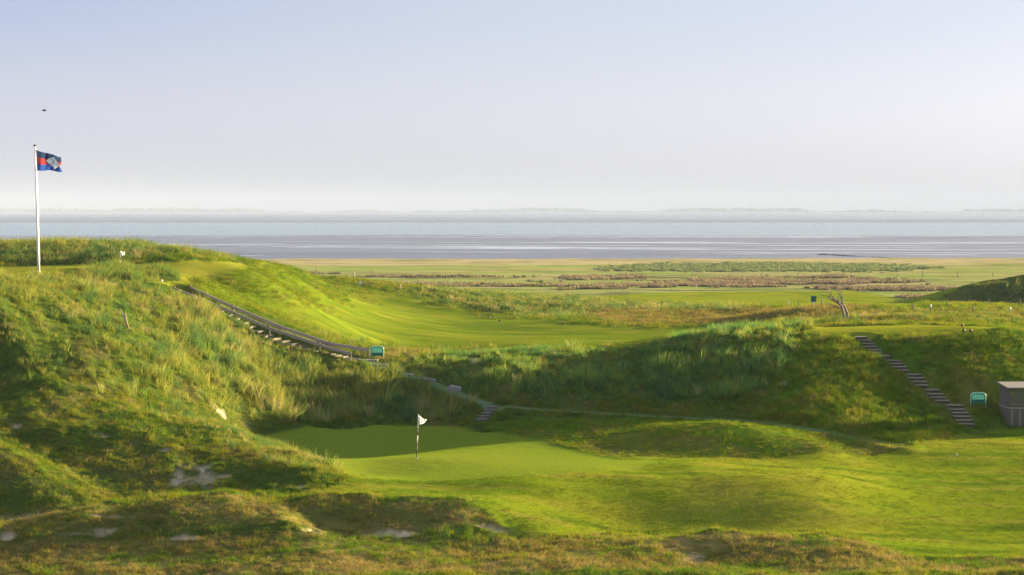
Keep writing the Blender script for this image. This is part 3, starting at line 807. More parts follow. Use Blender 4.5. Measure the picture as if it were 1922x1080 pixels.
# ------------------------------------------------------------------ steps of the right stair
def step_geo(wx, depth, rise, nose=0.03, th=0.05):
    """one timber step: tread with a nosing over its riser, as one profile drawn along x"""
    prof = [(0, 0), (depth, 0), (depth, -rise), (nose, -rise), (nose, -th), (0, -th)]
    v = [(-wx / 2, y, z) for y, z in prof] + [(wx / 2, y, z) for y, z in prof]
    f = [(5, 4, 3, 2, 1, 0), (6, 7, 8, 9, 10, 11)]
    for i in range(6):
        j = (i + 1) % 6
        f.append((i, j, 6 + j, 6 + i))
    return v, f
r0 = Vector(LINE_R[-1])
t = empty('timber_stair', r0, 'plain timber stair without rails climbing the bank to the right tee', 'stair')
ys = np.linspace(115.6, 105.0, len(STAIR_R))
for (xl, xr, py), Y_ in zip(STAIR_R, ys):
    a_, b_ = Vector(at(xl, py, Y_)), Vector(at(xr, py, Y_))
    w_ = (b_ - a_).length
    v, f = box_geo((-w_ / 2, 0, -0.055), (w_ / 2, 0.5, 0), 0.008)
    o = mesh_obj('step', v, f, M_STEP, t, loc=(a_ + b_) / 2 - r0)
    o.rotation_euler = (random.uniform(-0.02, 0.02), random.uniform(-0.02, 0.02), random.uniform(-0.05, 0.05))
    v, f = box_geo((-w_ / 2 + 0.01, 0.05, -0.34), (w_ / 2 - 0.01, 0.1, -0.057))
    mesh_obj('riser', v, f, M_RISER, o)
# side steps from the path to the green
r0 = Vector(LINE_S[-1])
t = empty('path_step_flight', r0, 'short flight of grey steps from the path down to the putting green', 'steps')
for i in range(5):
    k = i / 4
    p_ = Vector(at(925 - 21 * k, 764 + 23 * k, 108.0 - 2.0 * k))
    v, f = step_geo(0.62, 0.5, 0.24, 0.03, 0.05)
    mesh_obj('step', v, f, M_POST, t, loc=p_ - r0).rotation_euler = (0, 0, 0.1)
# shallow landings where the path climbs to the railed stair
r0 = Vector(at(720, 692, 117.3))
t = empty('path_landing_steps', r0, 'low slab steps on the path below the railed stair', 'steps')
for px_, py_, Y_, w_ in ((690, 681, 118.4, 1.2), (708, 688.5, 117.6, 1.2), (736, 695, 116.5, 1.15), (758, 703, 115.6, 1.1), (786, 713, 114.6, 1.0)):
    p_ = Vector(at(px_, py_, Y_)); p_.z = max(p_.z, float(gz(p_.x, p_.y)) + 0.06)
    v, f = step_geo(w_, 0.85, 0.22, 0.03, 0.06)
    mesh_obj('slab', v, f, M_STONE, t, loc=p_ - r0).rotation_euler = (0, 0, random.uniform(-0.1, 0.1))
# loose slabs beside the path
def slab(px_, py_, w_, d_, h_, rz, label):
    p_ = Vector(ground_hit(px_, py_))
    vs, fs = box_geo((-w_ / 2, -d_ / 2, -0.25), (w_ / 2, d_ / 2, h_), 0.05)
    vs = [(x + random.uniform(-0.05, 0.05), y + random.uniform(-0.05, 0.05), z + random.uniform(-0.04, 0.04) - 0.12 * x) for x, y, z in vs]
    o = mesh_obj('stone_slab', vs, fs, M_STONE, None, loc=p_)
    o.rotation_euler = (0.12, 0.1, rz)
    tag(o, label, 'stone')
slab(804, 716, 0.85, 0.5, 0.22, 0.2, 'long pale stone slab at the bend of the path below the landing')
slab(854, 736, 0.72, 0.4, 0.32, -0.1, 'short pale stone block beside the path above the small steps')

# ------------------------------------------------------------------ signs
def tee_sign(px_, py_, Y_, w_, h_, label):
    p_ = Vector(at(px_, py_, Y_)); p_.z = float(gz(p_.x, p_.y)) - 0.05
    t = empty('tee_sign', p_, label, 'sign')
    top = at(px_, py_, Y_)[2] - p_.z + h_
    bot = top - h_
    r_ = 0.16
    pts = [Vector((-w_/2, 0, -0.1)), Vector((-w_/2, 0, top - r_))]
    for a in (0.4, 0.8, 1.2): pts.append(Vector((-w_/2 + r_ * (1 - math.cos(a)), 0, top - r_ + r_ * math.sin(a))))
    pts.append(Vector((-w_/2 + r_, 0, top)))
    pts += [Vector((-q.x, 0, q.z)) for q in pts[::-1]]
    v, f = tube_geo(pts, [0.028] * len(pts), 8)
    mesh_obj('frame', v, f, M_FRAME, t, True)
    b_ = 0.04
    def rounded(x0, x1, z0, z1, y0, y1, rr=0.1):
        out = [(x0, z0), (x1, z0), (x1, z1 - rr), (x1 - rr * 0.3, z1 - rr * 0.3), (x1 - rr, z1), (x0 + rr, z1), (x0 + rr * 0.3, z1 - rr * 0.3), (x0, z1 - rr)]
        n_ = len(out)
        v = [(x, y0, z) for x, z in out] + [(x, y1, z) for x, z in out]
        f = [tuple(range(n_)), tuple(range(2 * n_ - 1, n_ - 1, -1))] + [(i, n_ + i, n_ + (i + 1) % n_, (i + 1) % n_) for i in range(n_)]
        return v, f
    v, f = rounded(-w_/2 + b_, w_/2 - b_, bot, top - b_, -0.02, 0.02)
    pn = mesh_obj('panel', v, f, M_GREENP, t)
    v, f = rounded(-w_/2 + b_ + 0.05, w_/2 - b_ - 0.05, bot + h_ * 0.36, top - b_ - 0.06, -0.032, -0.0215, 0.06)
    mesh_obj('hole_map', v, f, M_GREENL, pn)
    v, f = box_geo((-w_/2 + b_ + 0.02, -0.032, bot + 0.02), (w_/2 - b_ - 0.02, -0.0215, bot + h_ * 0.33))
    mesh_obj('text_band', v, f, M_GREEND, pn)
    return t
tee_sign(708, 668.5, 119.6, 0.80, 0.60, 'green framed hole sign at the foot of the railed stair')
tee_sign(1836, 757, 107.3, 0.84, 0.58, 'green framed hole sign on the bank beside the shelter')
p_ = Vector(ground_hit(1527, 579))
t = empty('course_sign', p_, 'small square dark green sign on a post before the far fairway', 'sign')
s_ = p_.y / F
v, f = box_geo((-5 * s_, -0.02, 12 * s_), (5 * s_, 0.02, 23 * s_), 0.005); mesh_obj('panel', v, f, M_SIGN, t)
v, f = tube_geo([(0, 0.05, -0.3), (0, 0.05, 22 * s_)], [0.035, 0.035], 8); mesh_obj('post', v, f, M_POSTP, t)
v, f = beam_geo((-4.6 * s_, -0.03, 11.6 * s_), (4.6 * s_, -0.03, 11.6 * s_), 0.03, 0.05); mesh_obj('rim', v, f, M_FRAME, t)
p_ = Vector(ground_hit(677, 536))
t = empty('notice_board', p_, 'tiny pale board between two dark posts at the marsh edge', 'sign')
s_ = p_.y / F
for x in (-3.6, 3.6):
    v, f = box_geo((x * s_ - 0.04, -0.04, -0.3), (x * s_ + 0.04, 0.04, 9.5 * s_), 0.008); mesh_obj('post', v, f, M_POST, t)
v, f = box_geo((-3 * s_, -0.02, 2.5 * s_), (3 * s_, 0.02, 7 * s_), 0.005); mesh_obj('board', v, f, M_WHITE, t)

# ------------------------------------------------------------------ shelter at the right edge
S0 = Vector(at(1893, 799, 105.3)); S0.z = float(gz(S0.x + 0.3, S0.y)) - 0.05
t = empty('shelter', S0, 'grey boarded timber shelter with open windows at the right edge', 'shelter')
SW, SD, SH = 3.0, 2.0, 2.24
k = 0
for i in range(21):                                             # front and back boarding
    x = i * SW / 21
    for y, dp in ((0.0, 0.0), (SD - 0.03, 0.0)):
        v, f = box_geo((x + 0.004, y, 0), (x + SW / 21 - 0.03, y + 0.024 + 0.004 * (i % 2), 1.06 + 0.004 * (i % 3)), 0.003)
        mesh_obj('board', v, f, (M_WOOD, M_WOOD_B, M_WOOD)[i % 3], t)
for i in range(13):                                             # side boarding
    y = 0.04 + i * (SD - 0.08) / 13
    for x in (-0.03, SW + 0.006):
        v, f = box_geo((x, y + 0.004, 0), (x + 0.024 + 0.004 * (i % 2), y + (SD - 0.08) / 13 - 0.018, 1.06), 0.003)
        mesh_obj('board', v, f, M_WOOD, t)
    v, f = box_geo((-0.03, y + 0.003, 1.12), (-0.004, y + (SD - 0.08) / 13 - 0.003, SH - 0.06), 0.003)
    mesh_obj('upper_board', v, f, M_WOOD, t)
for x, y in ((0.05, 0.07), (0.72, 0.07), (1.45, 0.07), (2.2, 0.07), (SW - 0.05, 0.07), (0.05, SD - 0.09), (1.45, SD - 0.09), (SW - 0.05, SD - 0.09)):
    v, f = box_geo((x - 0.045, y - 0.04, -0.2), (x + 0.045, y + 0.04, SH - 0.05), 0.006)
    mesh_obj('post', v, f, M_WOOD, t)
for a_, b_ in (((-0.04, -0.01, 1.09), (SW + 0.04, -0.01, 1.09)), ((-0.04, SD + 0.01, 1.09), (SW + 0.04, SD + 0.01, 1.09))):
    v, f = beam_geo(a_, b_, 0.09, 0.05); mesh_obj('sill', v, f, M_WOOD_RAIL, t)
v, f = beam_geo((-0.035, 0.05, 1.093), (-0.035, SD - 0.05, 1.093), 0.07, 0.05); mesh_obj('sill', v, f, M_WOOD_RAIL, t)
v = [(-0.12, -0.14, SH - 0.06), (SW + 0.12, -0.14, SH - 0.06), (SW + 0.12, SD + 0.12, SH + 0.07), (-0.12, SD + 0.12, SH + 0.07)]
v = v + [(x, y, z + 0.06) for x, y, z in v]
mesh_obj('roof', v, [(3,2,1,0),(4,5,6,7),(0,1,5,4),(1,2,6,5),(2,3,7,6),(3,0,4,7)], M_ROOF, t)
v, f = box_geo((0.3, SD - 0.55, 0.42), (SW - 0.3, SD - 0.15, 0.47), 0.01); mesh_obj('bench', v, f, M_WOOD, t)
gm, gn, gl = new_mat('dull window mesh')
go_ = gn.new('ShaderNodeOutputMaterial'); gt = gn.new('ShaderNodeBsdfTransparent'); gd = gn.new('ShaderNodeBsdfPrincipled'); gx_ = gn.new('ShaderNodeMixShader')
gd.inputs['Base Color'].default_value = (0.10, 0.10, 0.11, 1); gd.inputs['Roughness'].default_value = 0.4; gx_.inputs[0].default_value = 0.35
gl.new(gt.outputs[0], gx_.inputs[1]); gl.new(gd.outputs[0], gx_.inputs[2]); gl.new(gx_.outputs[0], go_.inputs[0])
for x0, x1 in ((0.10, 0.67), (0.77, 1.40), (1.50, 2.15), (2.25, SW - 0.10)):
    v, f = box_geo((x0, 0.08, 1.13), (x1, 0.088, SH - 0.08)); mesh_obj('window_pane', v, f, gm, t)

# ------------------------------------------------------------------ dead tree
TB = Vector(at(1588.5, 600, 131)); TB.z = float(gz(TB.x, TB.y)) - 0.15
t = empty('dead_tree', TB, 'bare wind bent dead tree leaning left behind the right tee', 'tree')
def tp(cx, cy, dy=0.0):
    p_ = Vector(at(1500 + cx * 0.08333, 530 + cy * 0.09, 131)); p_.y += dy
    return p_ - TB
BR = [('trunk', [(1050, 880), (1040, 790), (1010, 690), (985, 580), (950, 500), (880, 440), (800, 400), (720, 360)], 0.085, 0.035, 0.0),
      ('trunk', [(1110, 880), (1108, 780), (1090, 650), (1050, 540), (995, 470), (940, 440), (890, 410), (820, 350), (760, 290)], 0.08, 0.03, 0.25),
      ('branch', [(720, 360), (690, 300), (722, 230), (690, 150), (640, 60)], 0.035, 0.012, 0.0),
      ('branch', [(995, 470), (988, 400), (960, 330), (920, 240), (870, 190), (800, 150)], 0.05, 0.012, 0.25),
      ('branch', [(985, 390), (1003, 300), (985, 230), (950, 180)], 0.035, 0.01, 0.3),
      ('branch', [(885, 420), (892, 340), (884, 275)], 0.03, 0.01, 0.1),
      ('branch', [(760, 290), (700, 240), (650, 210), (600, 160)], 0.032, 0.008, 0.2),
      ('branch', [(700, 310), (640, 292), (560, 280), (440, 260)], 0.03, 0.01, 0.05),
      ('branch', [(740, 350), (680, 345), (590, 332)], 0.026, 0.008, -0.1),
      ('branch', [(900, 545), (820, 505), (740, 480), (640, 452), (560, 425)], 0.035, 0.012, -0.15),
      ('branch', [(722, 225), (700, 150), (705, 110)], 0.022, 0.006, 0.05),
      ('branch', [(870, 190), (840, 140), (850, 100)], 0.02, 0.006, 0.3),
      ('branch', [(800, 395), (740, 330), (690, 290)], 0.03, 0.01, -0.1),
      ('branch', [(650, 215), (560, 190), (500, 195)], 0.018, 0.006, 0.2),
      ('branch', [(930, 260), (945, 210), (930, 160)], 0.02, 0.006, 0.3)]
for nm, pts, ra, rbb, dy in BR:
    n_ = len(pts)
    pp = [tp(x + random.uniform(-6, 6), y, dy + random.uniform(-0.04, 0.04)) for x, y in pts]
    v, f = tube_geo(pp, [1.35 * (ra + (rbb - ra) * i / (n_ - 1)) for i in range(n_)], 7)
    mesh_obj(nm, v, f, M_BARK, t, True)
# driftwood on the left dune
p_ = Vector(ground_hit(236, 618))
t = empty('dead_branch', p_, 'bleached dead branch lying on the grassy left dune', 'branch')
s_ = p_.y / F
for pts in ([(4, 0), (1, 14), (-3, 24), (-12, 38)], [(7, 2), (3, 12), (0, 22), (-2, 30)], [(-3, 22), (-8, 26)]):
    v, f = tube_geo([(x * s_, -0.25 + 0.012 * y, y * s_) for x, y in pts], [0.05 - 0.03 * i / len(pts) for i in range(len(pts))], 6)
    mesh_obj('limb', v, f, simple_mat('driftwood', (0.36, 0.26, 0.18), 0.9, 0.3, 8), t, True)

# ------------------------------------------------------------------ posts
ORD = ['first', 'second', 'third', 'fourth', 'fifth', 'sixth', 'seventh', 'eighth', 'ninth', 'tenth', 'eleventh', 'twelfth', 'thirteenth', 'fourteenth', 'fifteenth', 'sixteenth', 'seventeenth', 'eighteenth', 'nineteenth', 'twentieth']
ROWS = {
 'back': ('slim fence post in the meadow row beyond the scrub, {} from the left', [(697.5,508,513),(732,516.5,524.5),(836.5,512,525),(1041,519,527.5),(1109,516,521.5),(1179.5,512,523.5),(1299.5,508.5,523.5),(1369.5,513.5,522),(1429,512,523),(1498,512,517.5),(1684.5,513,519.5),(1732,507,520),(1797,511.5,521),(1864,512,520)]),
 'scrub': ('weathered fence post among the marsh scrub, {} from the left', [(665.5,511,524),(752,537,545),(847.5,523,537),(1033,535,544.5),(1077.5,531,545),(1169.7,534,545),(1259,536,543),(1306.5,533,544.5),(1349.6,533.5,541.5),(1393.6,533,539),(1437.6,531,541.5),(1525.5,532,538.5),(1656,530,539),(1699,531,537.5),(1729,532,540),(1740.7,530,536.5),(1783,534.5,540.5),(1824.7,530,537.5),(1866.7,530.5,536),(1908,528.5,536.5)]),
 'hill': ('post along the far fairway below the right hill, {} from left', [(1480,570,577),(1499.5,571,578),(1542,571,576),(1714,571,585),(1747,575.5,588),(1777.6,568.5,576),(1827,575.5,588),(1854.6,567.5,577),(1896,582,593),(1915,568.5,577)]),
}
PALE = {665.5, 1306.5, 1656, 1480, 847.5, 1179.5, 752}
CAPPED = {1747, 1896}
for key, (lab, items) in ROWS.items():
    for i, (px_, yt, yb) in enumerate(sorted(items)):
        p_ = Vector(ground_hit(px_, yb))
        h_ = max(0.7, (yb - yt) * p_.y / F)
        r_ = 0.055 * max(1.0, p_.y / 300)
        pr = [(r_, -0.4), (r_, h_ * 0.5), (r_ * 0.95, h_ - 0.04), (r_ * 0.6, h_)]
        v, f = lathe_geo(pr, 8)
        v = [(x + 0.06 * z * math.sin(px_), y, z) for x, y, z in v]
        mm = M_POSTP if px_ in PALE else M_POST
        label = lab.format(ORD[i])
        if px_ in CAPPED:
            t = empty('fence_post', p_, 'dark post with a white cap, ' + ('left' if px_ < 1800 else 'right') + ' of the two below the right hill', 'post', 'fence posts')
            mesh_obj('shaft', v, f, mm, t, True)
            v, f = lathe_geo([(r_ * 1.25, h_ * 0.62), (r_ * 1.25, h_ + 0.01), (r_ * 0.5, h_ + 0.05)], 8)
            mesh_obj('cap', v, f, M_WHITE, t, True)
        else:
            o = mesh_obj('fence_post', v, f, mm, None, True, p_)
            tag(o, ('pale ' if px_ in PALE else '') + label, 'post', 'fence posts')
for i in range(20):                                             # brushwood groyne at the shore, far right
    px_ = 1786 + i * 7.2 + random.uniform(-1.5, 1.5)
    p_ = Vector(at(px_, 490.5, 566 + random.uniform(-2, 2))); p_.z = -0.2
    v, f = lathe_geo([(0.09, -0.3), (0.09, 0.9), (0.06, 1.0 + random.uniform(0, 0.15))], 7)
    tag(mesh_obj('groyne_post', v, f, M_POSTP, None, True, p_), 'pale groyne post at the far right shoreline, %s from the left' % ORD[i], 'post', 'groyne posts')

# ------------------------------------------------------------------ tee markers
def marker(px_, py_, r_, h_, mat, label, cat='tee marker'):
    p_ = Vector(ground_hit(px_, py_))
    t = empty('tee_marker', p_, label, cat, 'tee markers')
    v, f = lathe_geo([(r_ * 0.7, h_ * 0.35), (r_, h_ * 0.5), (r_ * 1.02, h_ * 0.7), (r_ * 0.8, h_ * 0.92), (r_ * 0.3, h_)], 12)
    mesh_obj('head', v, f, mat, t, True)
    v, f = tube_geo([(0, 0, -0.1), (0, 0, h_ * 0.45)], [r_ * 0.3, r_ * 0.3], 7)
    mesh_obj('spike', v, f, M_DARK, t)
M_BROWN = simple_mat('brown turned wood', (0.16, 0.075, 0.045), 0.6, 0.3, 8)
marker(1806, 615.5, 0.09, 0.26, M_BROWN, 'brown wooden tee marker at the back of the right tee')
marker(1809, 626.5, 0.085, 0.30, M_DARK, 'dark tee marker at the front edge of the right tee')
marker(1822, 626.0, 0.10, 0.28, M_BROWN, 'brown tee marker beside the dark one on the right tee')
marker(304, 531, 0.06, 0.2, M_WHITE, 'white ball tee marker near the top of the railed stair')
marker(1795, 858, 0.055, 0.17, M_POSTP, 'small white marker on the open fairway below the right bank')
marker(938, 606, 0.11, 0.30, M_DARK, 'dark marker block out on the valley fairway')
marker(920, 599, 0.10, 0.24, M_POSTP, 'pale marker block on the valley fairway beyond the dark one')

# ------------------------------------------------------------------ bird
p_ = Vector(at(83, 208, 150))
t = empty('bird', p_, 'small dark bird flying above the flagpole', 'bird')
M_BIRD = simple_mat('dark plumage', (0.02, 0.02, 0.025), 0.7, 0.2, 10)
v, f = tube_geo([(-0.16, 0, 0.0), (-0.10, 0, 0.01), (0.0, 0, 0.0), (0.10, 0, 0.02), (0.15, 0, 0.035), (0.19, 0, 0.03)], [0.012, 0.04, 0.055, 0.045, 0.03, 0.006], 8)
mesh_obj('body', v, f, M_BIRD, t, True)
for sgn in (-1, 1):
    v = [(0.06, sgn * 0.03, 0.03), (0.05, sgn * 0.16, 0.11), (-0.04, sgn * 0.30, 0.06), (-0.09, sgn * 0.17, 0.09), (-0.07, sgn * 0.03, 0.02)]
    v = v + [(x, y, z - 0.008) for x, y, z in v]
    f = [(0, 1, 2, 3, 4), (9, 8, 7, 6, 5)] + [(i, 5 + i, 5 + (i + 1) % 5, (i + 1) % 5) for i in range(5)]
    mesh_obj('wing', v, f, M_BIRD, t)
v = [(-0.14, -0.012, 0), (-0.14, 0.012, 0), (-0.26, 0.05, 0.005), (-0.26, -0.05, 0.005), (-0.14, -0.012, 0.01), (-0.14, 0.012, 0.01), (-0.26, 0.05, 0.012), (-0.26, -0.05, 0.012)]
mesh_obj('tail', v, [(0,1,2,3),(7,6,5,4),(0,4,5,1),(1,5,6,2),(2,6,7,3),(3,7,4,0)], M_BIRD, t)

# ------------------------------------------------------------------ breakwater, far shore, masts
xs = np.linspace(0, 1, 60)
ws = np.linspace(-1, 1, 9)
A_, B_ = at(1530, 480.5, 640), at(1745, 489.5, 573)
bx_ = A_[0] + (B_[0] - A_[0]) * xs[:, None] + 0 * ws[None]
by_ = A_[1] + (B_[1] - A_[1]) * xs[:, None] + ws[None] * 3.0
bz_ = (1 - ws[None] ** 2) * (0.65 * sstep(0, 0.05, xs) * (1 - 0.6 * xs))[:, None] * (0.8 + 0.5 * fbm(bx_, by_, 2.5, 3, 151)) - 0.12
tag(grid_mesh('breakwater', bx_, by_, bz_, simple_mat('dark wet stones', (0.05, 0.05, 0.055), 0.8, 0.5, 0.8, bump=0.8), False), 'low dark stone breakwater running out from the shore at right', 'breakwater')
hx = np.linspace(-0.55, 0.55, 300)
hy = np.linspace(11500, 13200, 14)
HY = np.repeat(hy[:, None], 300, 1); HX = hx[None] * HY
HZ = np.where(HY < 11560, -0.5, 1.5 + 6 * sstep(11560, 12800, HY) * fbm(HX, HY, 900, 3, 161))
HZ[-1] = -1
tag(grid_mesh('far_shore', HX, HY, HZ, simple_mat('far fields', (0.09, 0.11, 0.05), 0.9, 0.4, 0.004)), 'low far coast across the water', kind='structure')
vs, fs = [], []
ico = [(0,0,1),(0.89,0,0.45),(0.28,0.85,0.45),(-0.72,0.53,0.45),(-0.72,-0.53,0.45),(0.28,-0.85,0.45),(0.72,0.53,-0.3),(-0.28,0.85,-0.3),(-0.89,0,-0.3),(-0.28,-0.85,-0.3),(0.72,-0.53,-0.3)]
icf = [(0,1,2),(0,2,3),(0,3,4),(0,4,5),(0,5,1),(1,6,2),(2,7,3),(3,8,4),(4,9,5),(5,10,1),(2,6,7),(3,7,8),(4,8,9),(5,9,10),(1,10,6)]
g_ = np.random.default_rng(5)
for i in range(3000):
    a_ = g_.uniform(-0.5, 0.5); Y_ = g_.uniform(11620, 12900); x_ = a_ * Y_
    d_ = fbm(np.array([x_]), np.array([0.0]), 420, 3, 171)[0]
    if d_ < 0.40 and g_.random() < 0.8: continue
    hgt_ = (9 + 22 * sstep(0.38, 0.7, d_)) * g_.uniform(0.6, 1.15)
    wd = g_.uniform(12, 40)
    k = len(vs)
    for q in ico: vs.append((x_ + q[0] * wd * g_.uniform(0.8, 1.2), Y_ + q[1] * wd, 2 + hgt_ * 0.45 + q[2] * hgt_ * 0.55 * g_.uniform(0.85, 1.15)))
    fs += [tuple(j + k for j in q) for q in icf]
tag(mesh_obj('far_woodland', vs, fs, simple_mat('far foliage', (0.05, 0.075, 0.04), 0.9, 0.4, 0.02), None), 'hazy belt of trees along the far coast', 'woodland', kind='stuff')
for px_, yt, lab in ((370, 374, 'tallest hazy mast on the far coast at left'), (212, 380, 'short hazy mast on the far coast right of the flagpole'), (1851, 386, 'hazy mast on the far coast at right')):
    p_ = Vector(at(px_, 397, 12000)); p_.z = 2
    h_ = at(px_, yt, 12000)[2] - 2
    t = empty('radio_mast', p_, lab, 'mast', 'far masts')
    v, f = tube_geo([(0, 0, 0), (0, 0, h_ * 0.75)], [2.2, 1.6], 6); mesh_obj('shaft', v, f, M_WOOD, t)
    v, f = tube_geo([(0, 0, h_ * 0.75), (0, 0, h_)], [1.2, 0.8], 6); mesh_obj('aerial', v, f, M_WOOD, t)

# ------------------------------------------------------------------ grass: stuff, scattered tufts with leaf-sized blades
def blade_tuft(n, r, h, w, lean, seed, curl=0.5, contrast=1.0):
    """one tuft: n bent tapering blades; returns vertices, triangles and height 0..1 along the blade"""
    g = np.random.default_rng(seed)
    vs, fs, ts, sh = [], [], [], []
    for i in range(n):
        sh += [1 + contrast * g.choice([-0.5, -0.2, 0.0, 0.25, 0.6])] * 5
        a = g.uniform(0, 6.283); rr = r * math.sqrt(g.random())
        bx, by = rr * math.cos(a), rr * math.sin(a)
        out = g.uniform(0.25, 1.0) * curl
        dx, dy = math.cos(a) * out + lean, math.sin(a) * out
        hh = h * g.uniform(0.55, 1.05)
        wa = g.uniform(0, 6.283); wx, wy = math.cos(wa) * w / 2, math.sin(wa) * w / 2
        k = len(vs)
        for t, ww in ((0, 1.0), (0.5, 0.8), (1.0, 0.0)):
            cx, cy, cz = bx + dx * hh * t ** 1.8, by + dy * hh * t ** 1.8, hh * t * (1 - 0.22 * t * out) - 0.04
            if ww > 0:
                vs += [(cx - wx * ww, cy - wy * ww, cz), (cx + wx * ww, cy + wy * ww, cz)]; ts += [t, t]
            else:
                vs.append((cx, cy, cz)); ts.append(t)
        fs += [(k, k + 1, k + 3), (k, k + 3, k + 2), (k + 2, k + 3, k + 4)]
    return vs, fs, ts, sh

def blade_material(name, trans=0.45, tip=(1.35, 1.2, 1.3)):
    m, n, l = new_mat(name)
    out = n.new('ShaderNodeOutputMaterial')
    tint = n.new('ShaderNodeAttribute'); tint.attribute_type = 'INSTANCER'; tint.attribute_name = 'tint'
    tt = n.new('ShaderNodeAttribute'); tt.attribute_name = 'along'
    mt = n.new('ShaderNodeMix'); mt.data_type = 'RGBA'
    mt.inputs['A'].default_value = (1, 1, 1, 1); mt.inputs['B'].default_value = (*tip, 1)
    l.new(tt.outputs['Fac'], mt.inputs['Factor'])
    mu = n.new('ShaderNodeMix'); mu.data_type = 'RGBA'; mu.blend_type = 'MULTIPLY'; mu.inputs['Factor'].default_value = 1
    sv = n.new('ShaderNodeAttribute'); sv.attribute_name = 'shade'
    m2 = n.new('ShaderNodeMix'); m2.data_type = 'RGBA'; m2.blend_type = 'MULTIPLY'; m2.inputs['Factor'].default_value = 1
    l.new(mt.outputs['Result'], m2.inputs['A']); l.new(sv.outputs['Fac'], m2.inputs['B'])
    l.new(tint.outputs['Color'], mu.inputs['A']); l.new(m2.outputs['Result'], mu.inputs['B'])
    d = n.new('ShaderNodeBsdfDiffuse'); t = n.new('ShaderNodeBsdfTranslucent'); ms = n.new('ShaderNodeMixShader')
    ms.inputs[0].default_value = trans
    l.new(mu.outputs['Result'], d.inputs[0]); l.new(mu.outputs['Result'], t.inputs[0])
    l.new(d.outputs[0], ms.inputs[1]); l.new(t.outputs[0], ms.inputs[2])
    l.new(ms.outputs[0], out.inputs[0])
    return m

def scatter_tree(nvar):
    """geometry nodes: the mesh carries its own tuft shapes (proto >= 0) and loose points; tufts are set on the points"""
    ng = bpy.data.node_groups.new('scatter', 'GeometryNodeTree')
    ng.interface.new_socket('Geometry', in_out='INPUT', socket_type='NodeSocketGeometry')
    ng.interface.new_socket('Geometry', in_out='OUTPUT', socket_type='NodeSocketGeometry')
    n, l = ng.nodes, ng.links
    gi, go = n.new('NodeGroupInput'), n.new('NodeGroupOutput')
    def attr(name, typ):
        a = n.new('GeometryNodeInputNamedAttribute'); a.data_type = typ; a.inputs['Name'].default_value = name
        return a.outputs['Attribute']
    def eq(v):
        c = n.new('FunctionNodeCompare'); c.data_type = 'INT'; c.operation = 'EQUAL'
        l.new(attr('proto', 'INT'), c.inputs['A'] if 'A' in c.inputs else c.inputs[2])
        for s_ in c.inputs:
            if s_.type == 'INT' and s_.name == 'B': s_.default_value = v
            if s_.type == 'INT' and s_.name == 'A': l.new(attr('proto', 'INT'), s_)
        return c.outputs[0]
    join = n.new('GeometryNodeJoinGeometry')
    g2i = n.new('GeometryNodeGeometryToInstance')
    for v in range(nvar - 1, -1, -1):
        sp = n.new('GeometryNodeSeparateGeometry'); sp.domain = 'POINT'
        l.new(gi.outputs[0], sp.inputs[0]); l.new(eq(v), sp.inputs['Selection'])
        l.new(sp.outputs[0], g2i.inputs[0])
    sp = n.new('GeometryNodeSeparateGeometry'); sp.domain = 'POINT'
    l.new(gi.outputs[0], sp.inputs[0]); l.new(eq(-1), sp.inputs['Selection'])
    m2p = n.new('GeometryNodeMeshToPoints')
    l.new(sp.outputs[0], m2p.inputs[0])
    iop = n.new('GeometryNodeInstanceOnPoints')
    l.new(m2p.outputs[0], iop.inputs['Points']); l.new(g2i.outputs[0], iop.inputs['Instance'])
    iop.inputs['Pick Instance'].default_value = True
    l.new(attr('variant', 'INT'), iop.inputs['Instance Index'])
    e2r = n.new('FunctionNodeEulerToRotation')
    l.new(attr('turn', 'FLOAT_VECTOR'), e2r.inputs[0]); l.new(e2r.outputs[0], iop.inputs['Rotation'])
    l.new(attr('size', 'FLOAT_VECTOR'), iop.inputs['Scale'])
    l.new(iop.outputs[0], go.inputs[0])
    return ng
_trees = {}
def scatter(name, label, cat, protos, P_, size, turn, tint, mat):
    nv = len(protos)
    vs, fs, pr, al, sd = [], [], [], [], []
    for v, (a, f, t, q_) in enumerate(protos):
        sd += list(q_)
        k = len(vs); vs += a; fs += [tuple(i + k for i in q) for q in f]; pr += [v] * len(a); al += list(t)
    npv, npt = len(vs), len(P_)
    me = bpy.data.meshes.new(name)
    me.from_pydata(vs + [tuple(p) for p in P_], [], fs)
    def put(nm, typ, arr, key):
        a = me.attributes.new(nm, typ, 'POINT'); a.data.foreach_set(key, np.ascontiguousarray(arr).ravel())
    put('proto', 'INT', np.concatenate([pr, np.full(npt, -1)]).astype(np.int32), 'value')
    put('along', 'FLOAT', np.concatenate([al, np.zeros(npt)]).astype(np.float32), 'value')
    put('shade', 'FLOAT', np.concatenate([sd, np.ones(npt)]).astype(np.float32), 'value')
    put('variant', 'INT', np.concatenate([np.zeros(npv), rng.integers(0, nv, npt)]).astype(np.int32), 'value')
    put('turn', 'FLOAT_VECTOR', np.concatenate([np.zeros((npv, 3)), turn]).astype(np.float32), 'vector')
    put('size', 'FLOAT_VECTOR', np.concatenate([np.ones((npv, 3)), size]).astype(np.float32), 'vector')
    t4 = np.ones((npv + npt, 4), np.float32); t4[npv:, :3] = tint
    put('tint', 'FLOAT_COLOR', t4, 'color')
    me.materials.append(mat)
    o = bpy.data.objects.new(name, me); COL.objects.link(o)
    if nv not in _trees: _trees[nv] = scatter_tree(nv)
    md = o.modifiers.new('scatter', 'NODES'); md.node_group = _trees[nv]
    return tag(o, label, cat, kind='stuff')

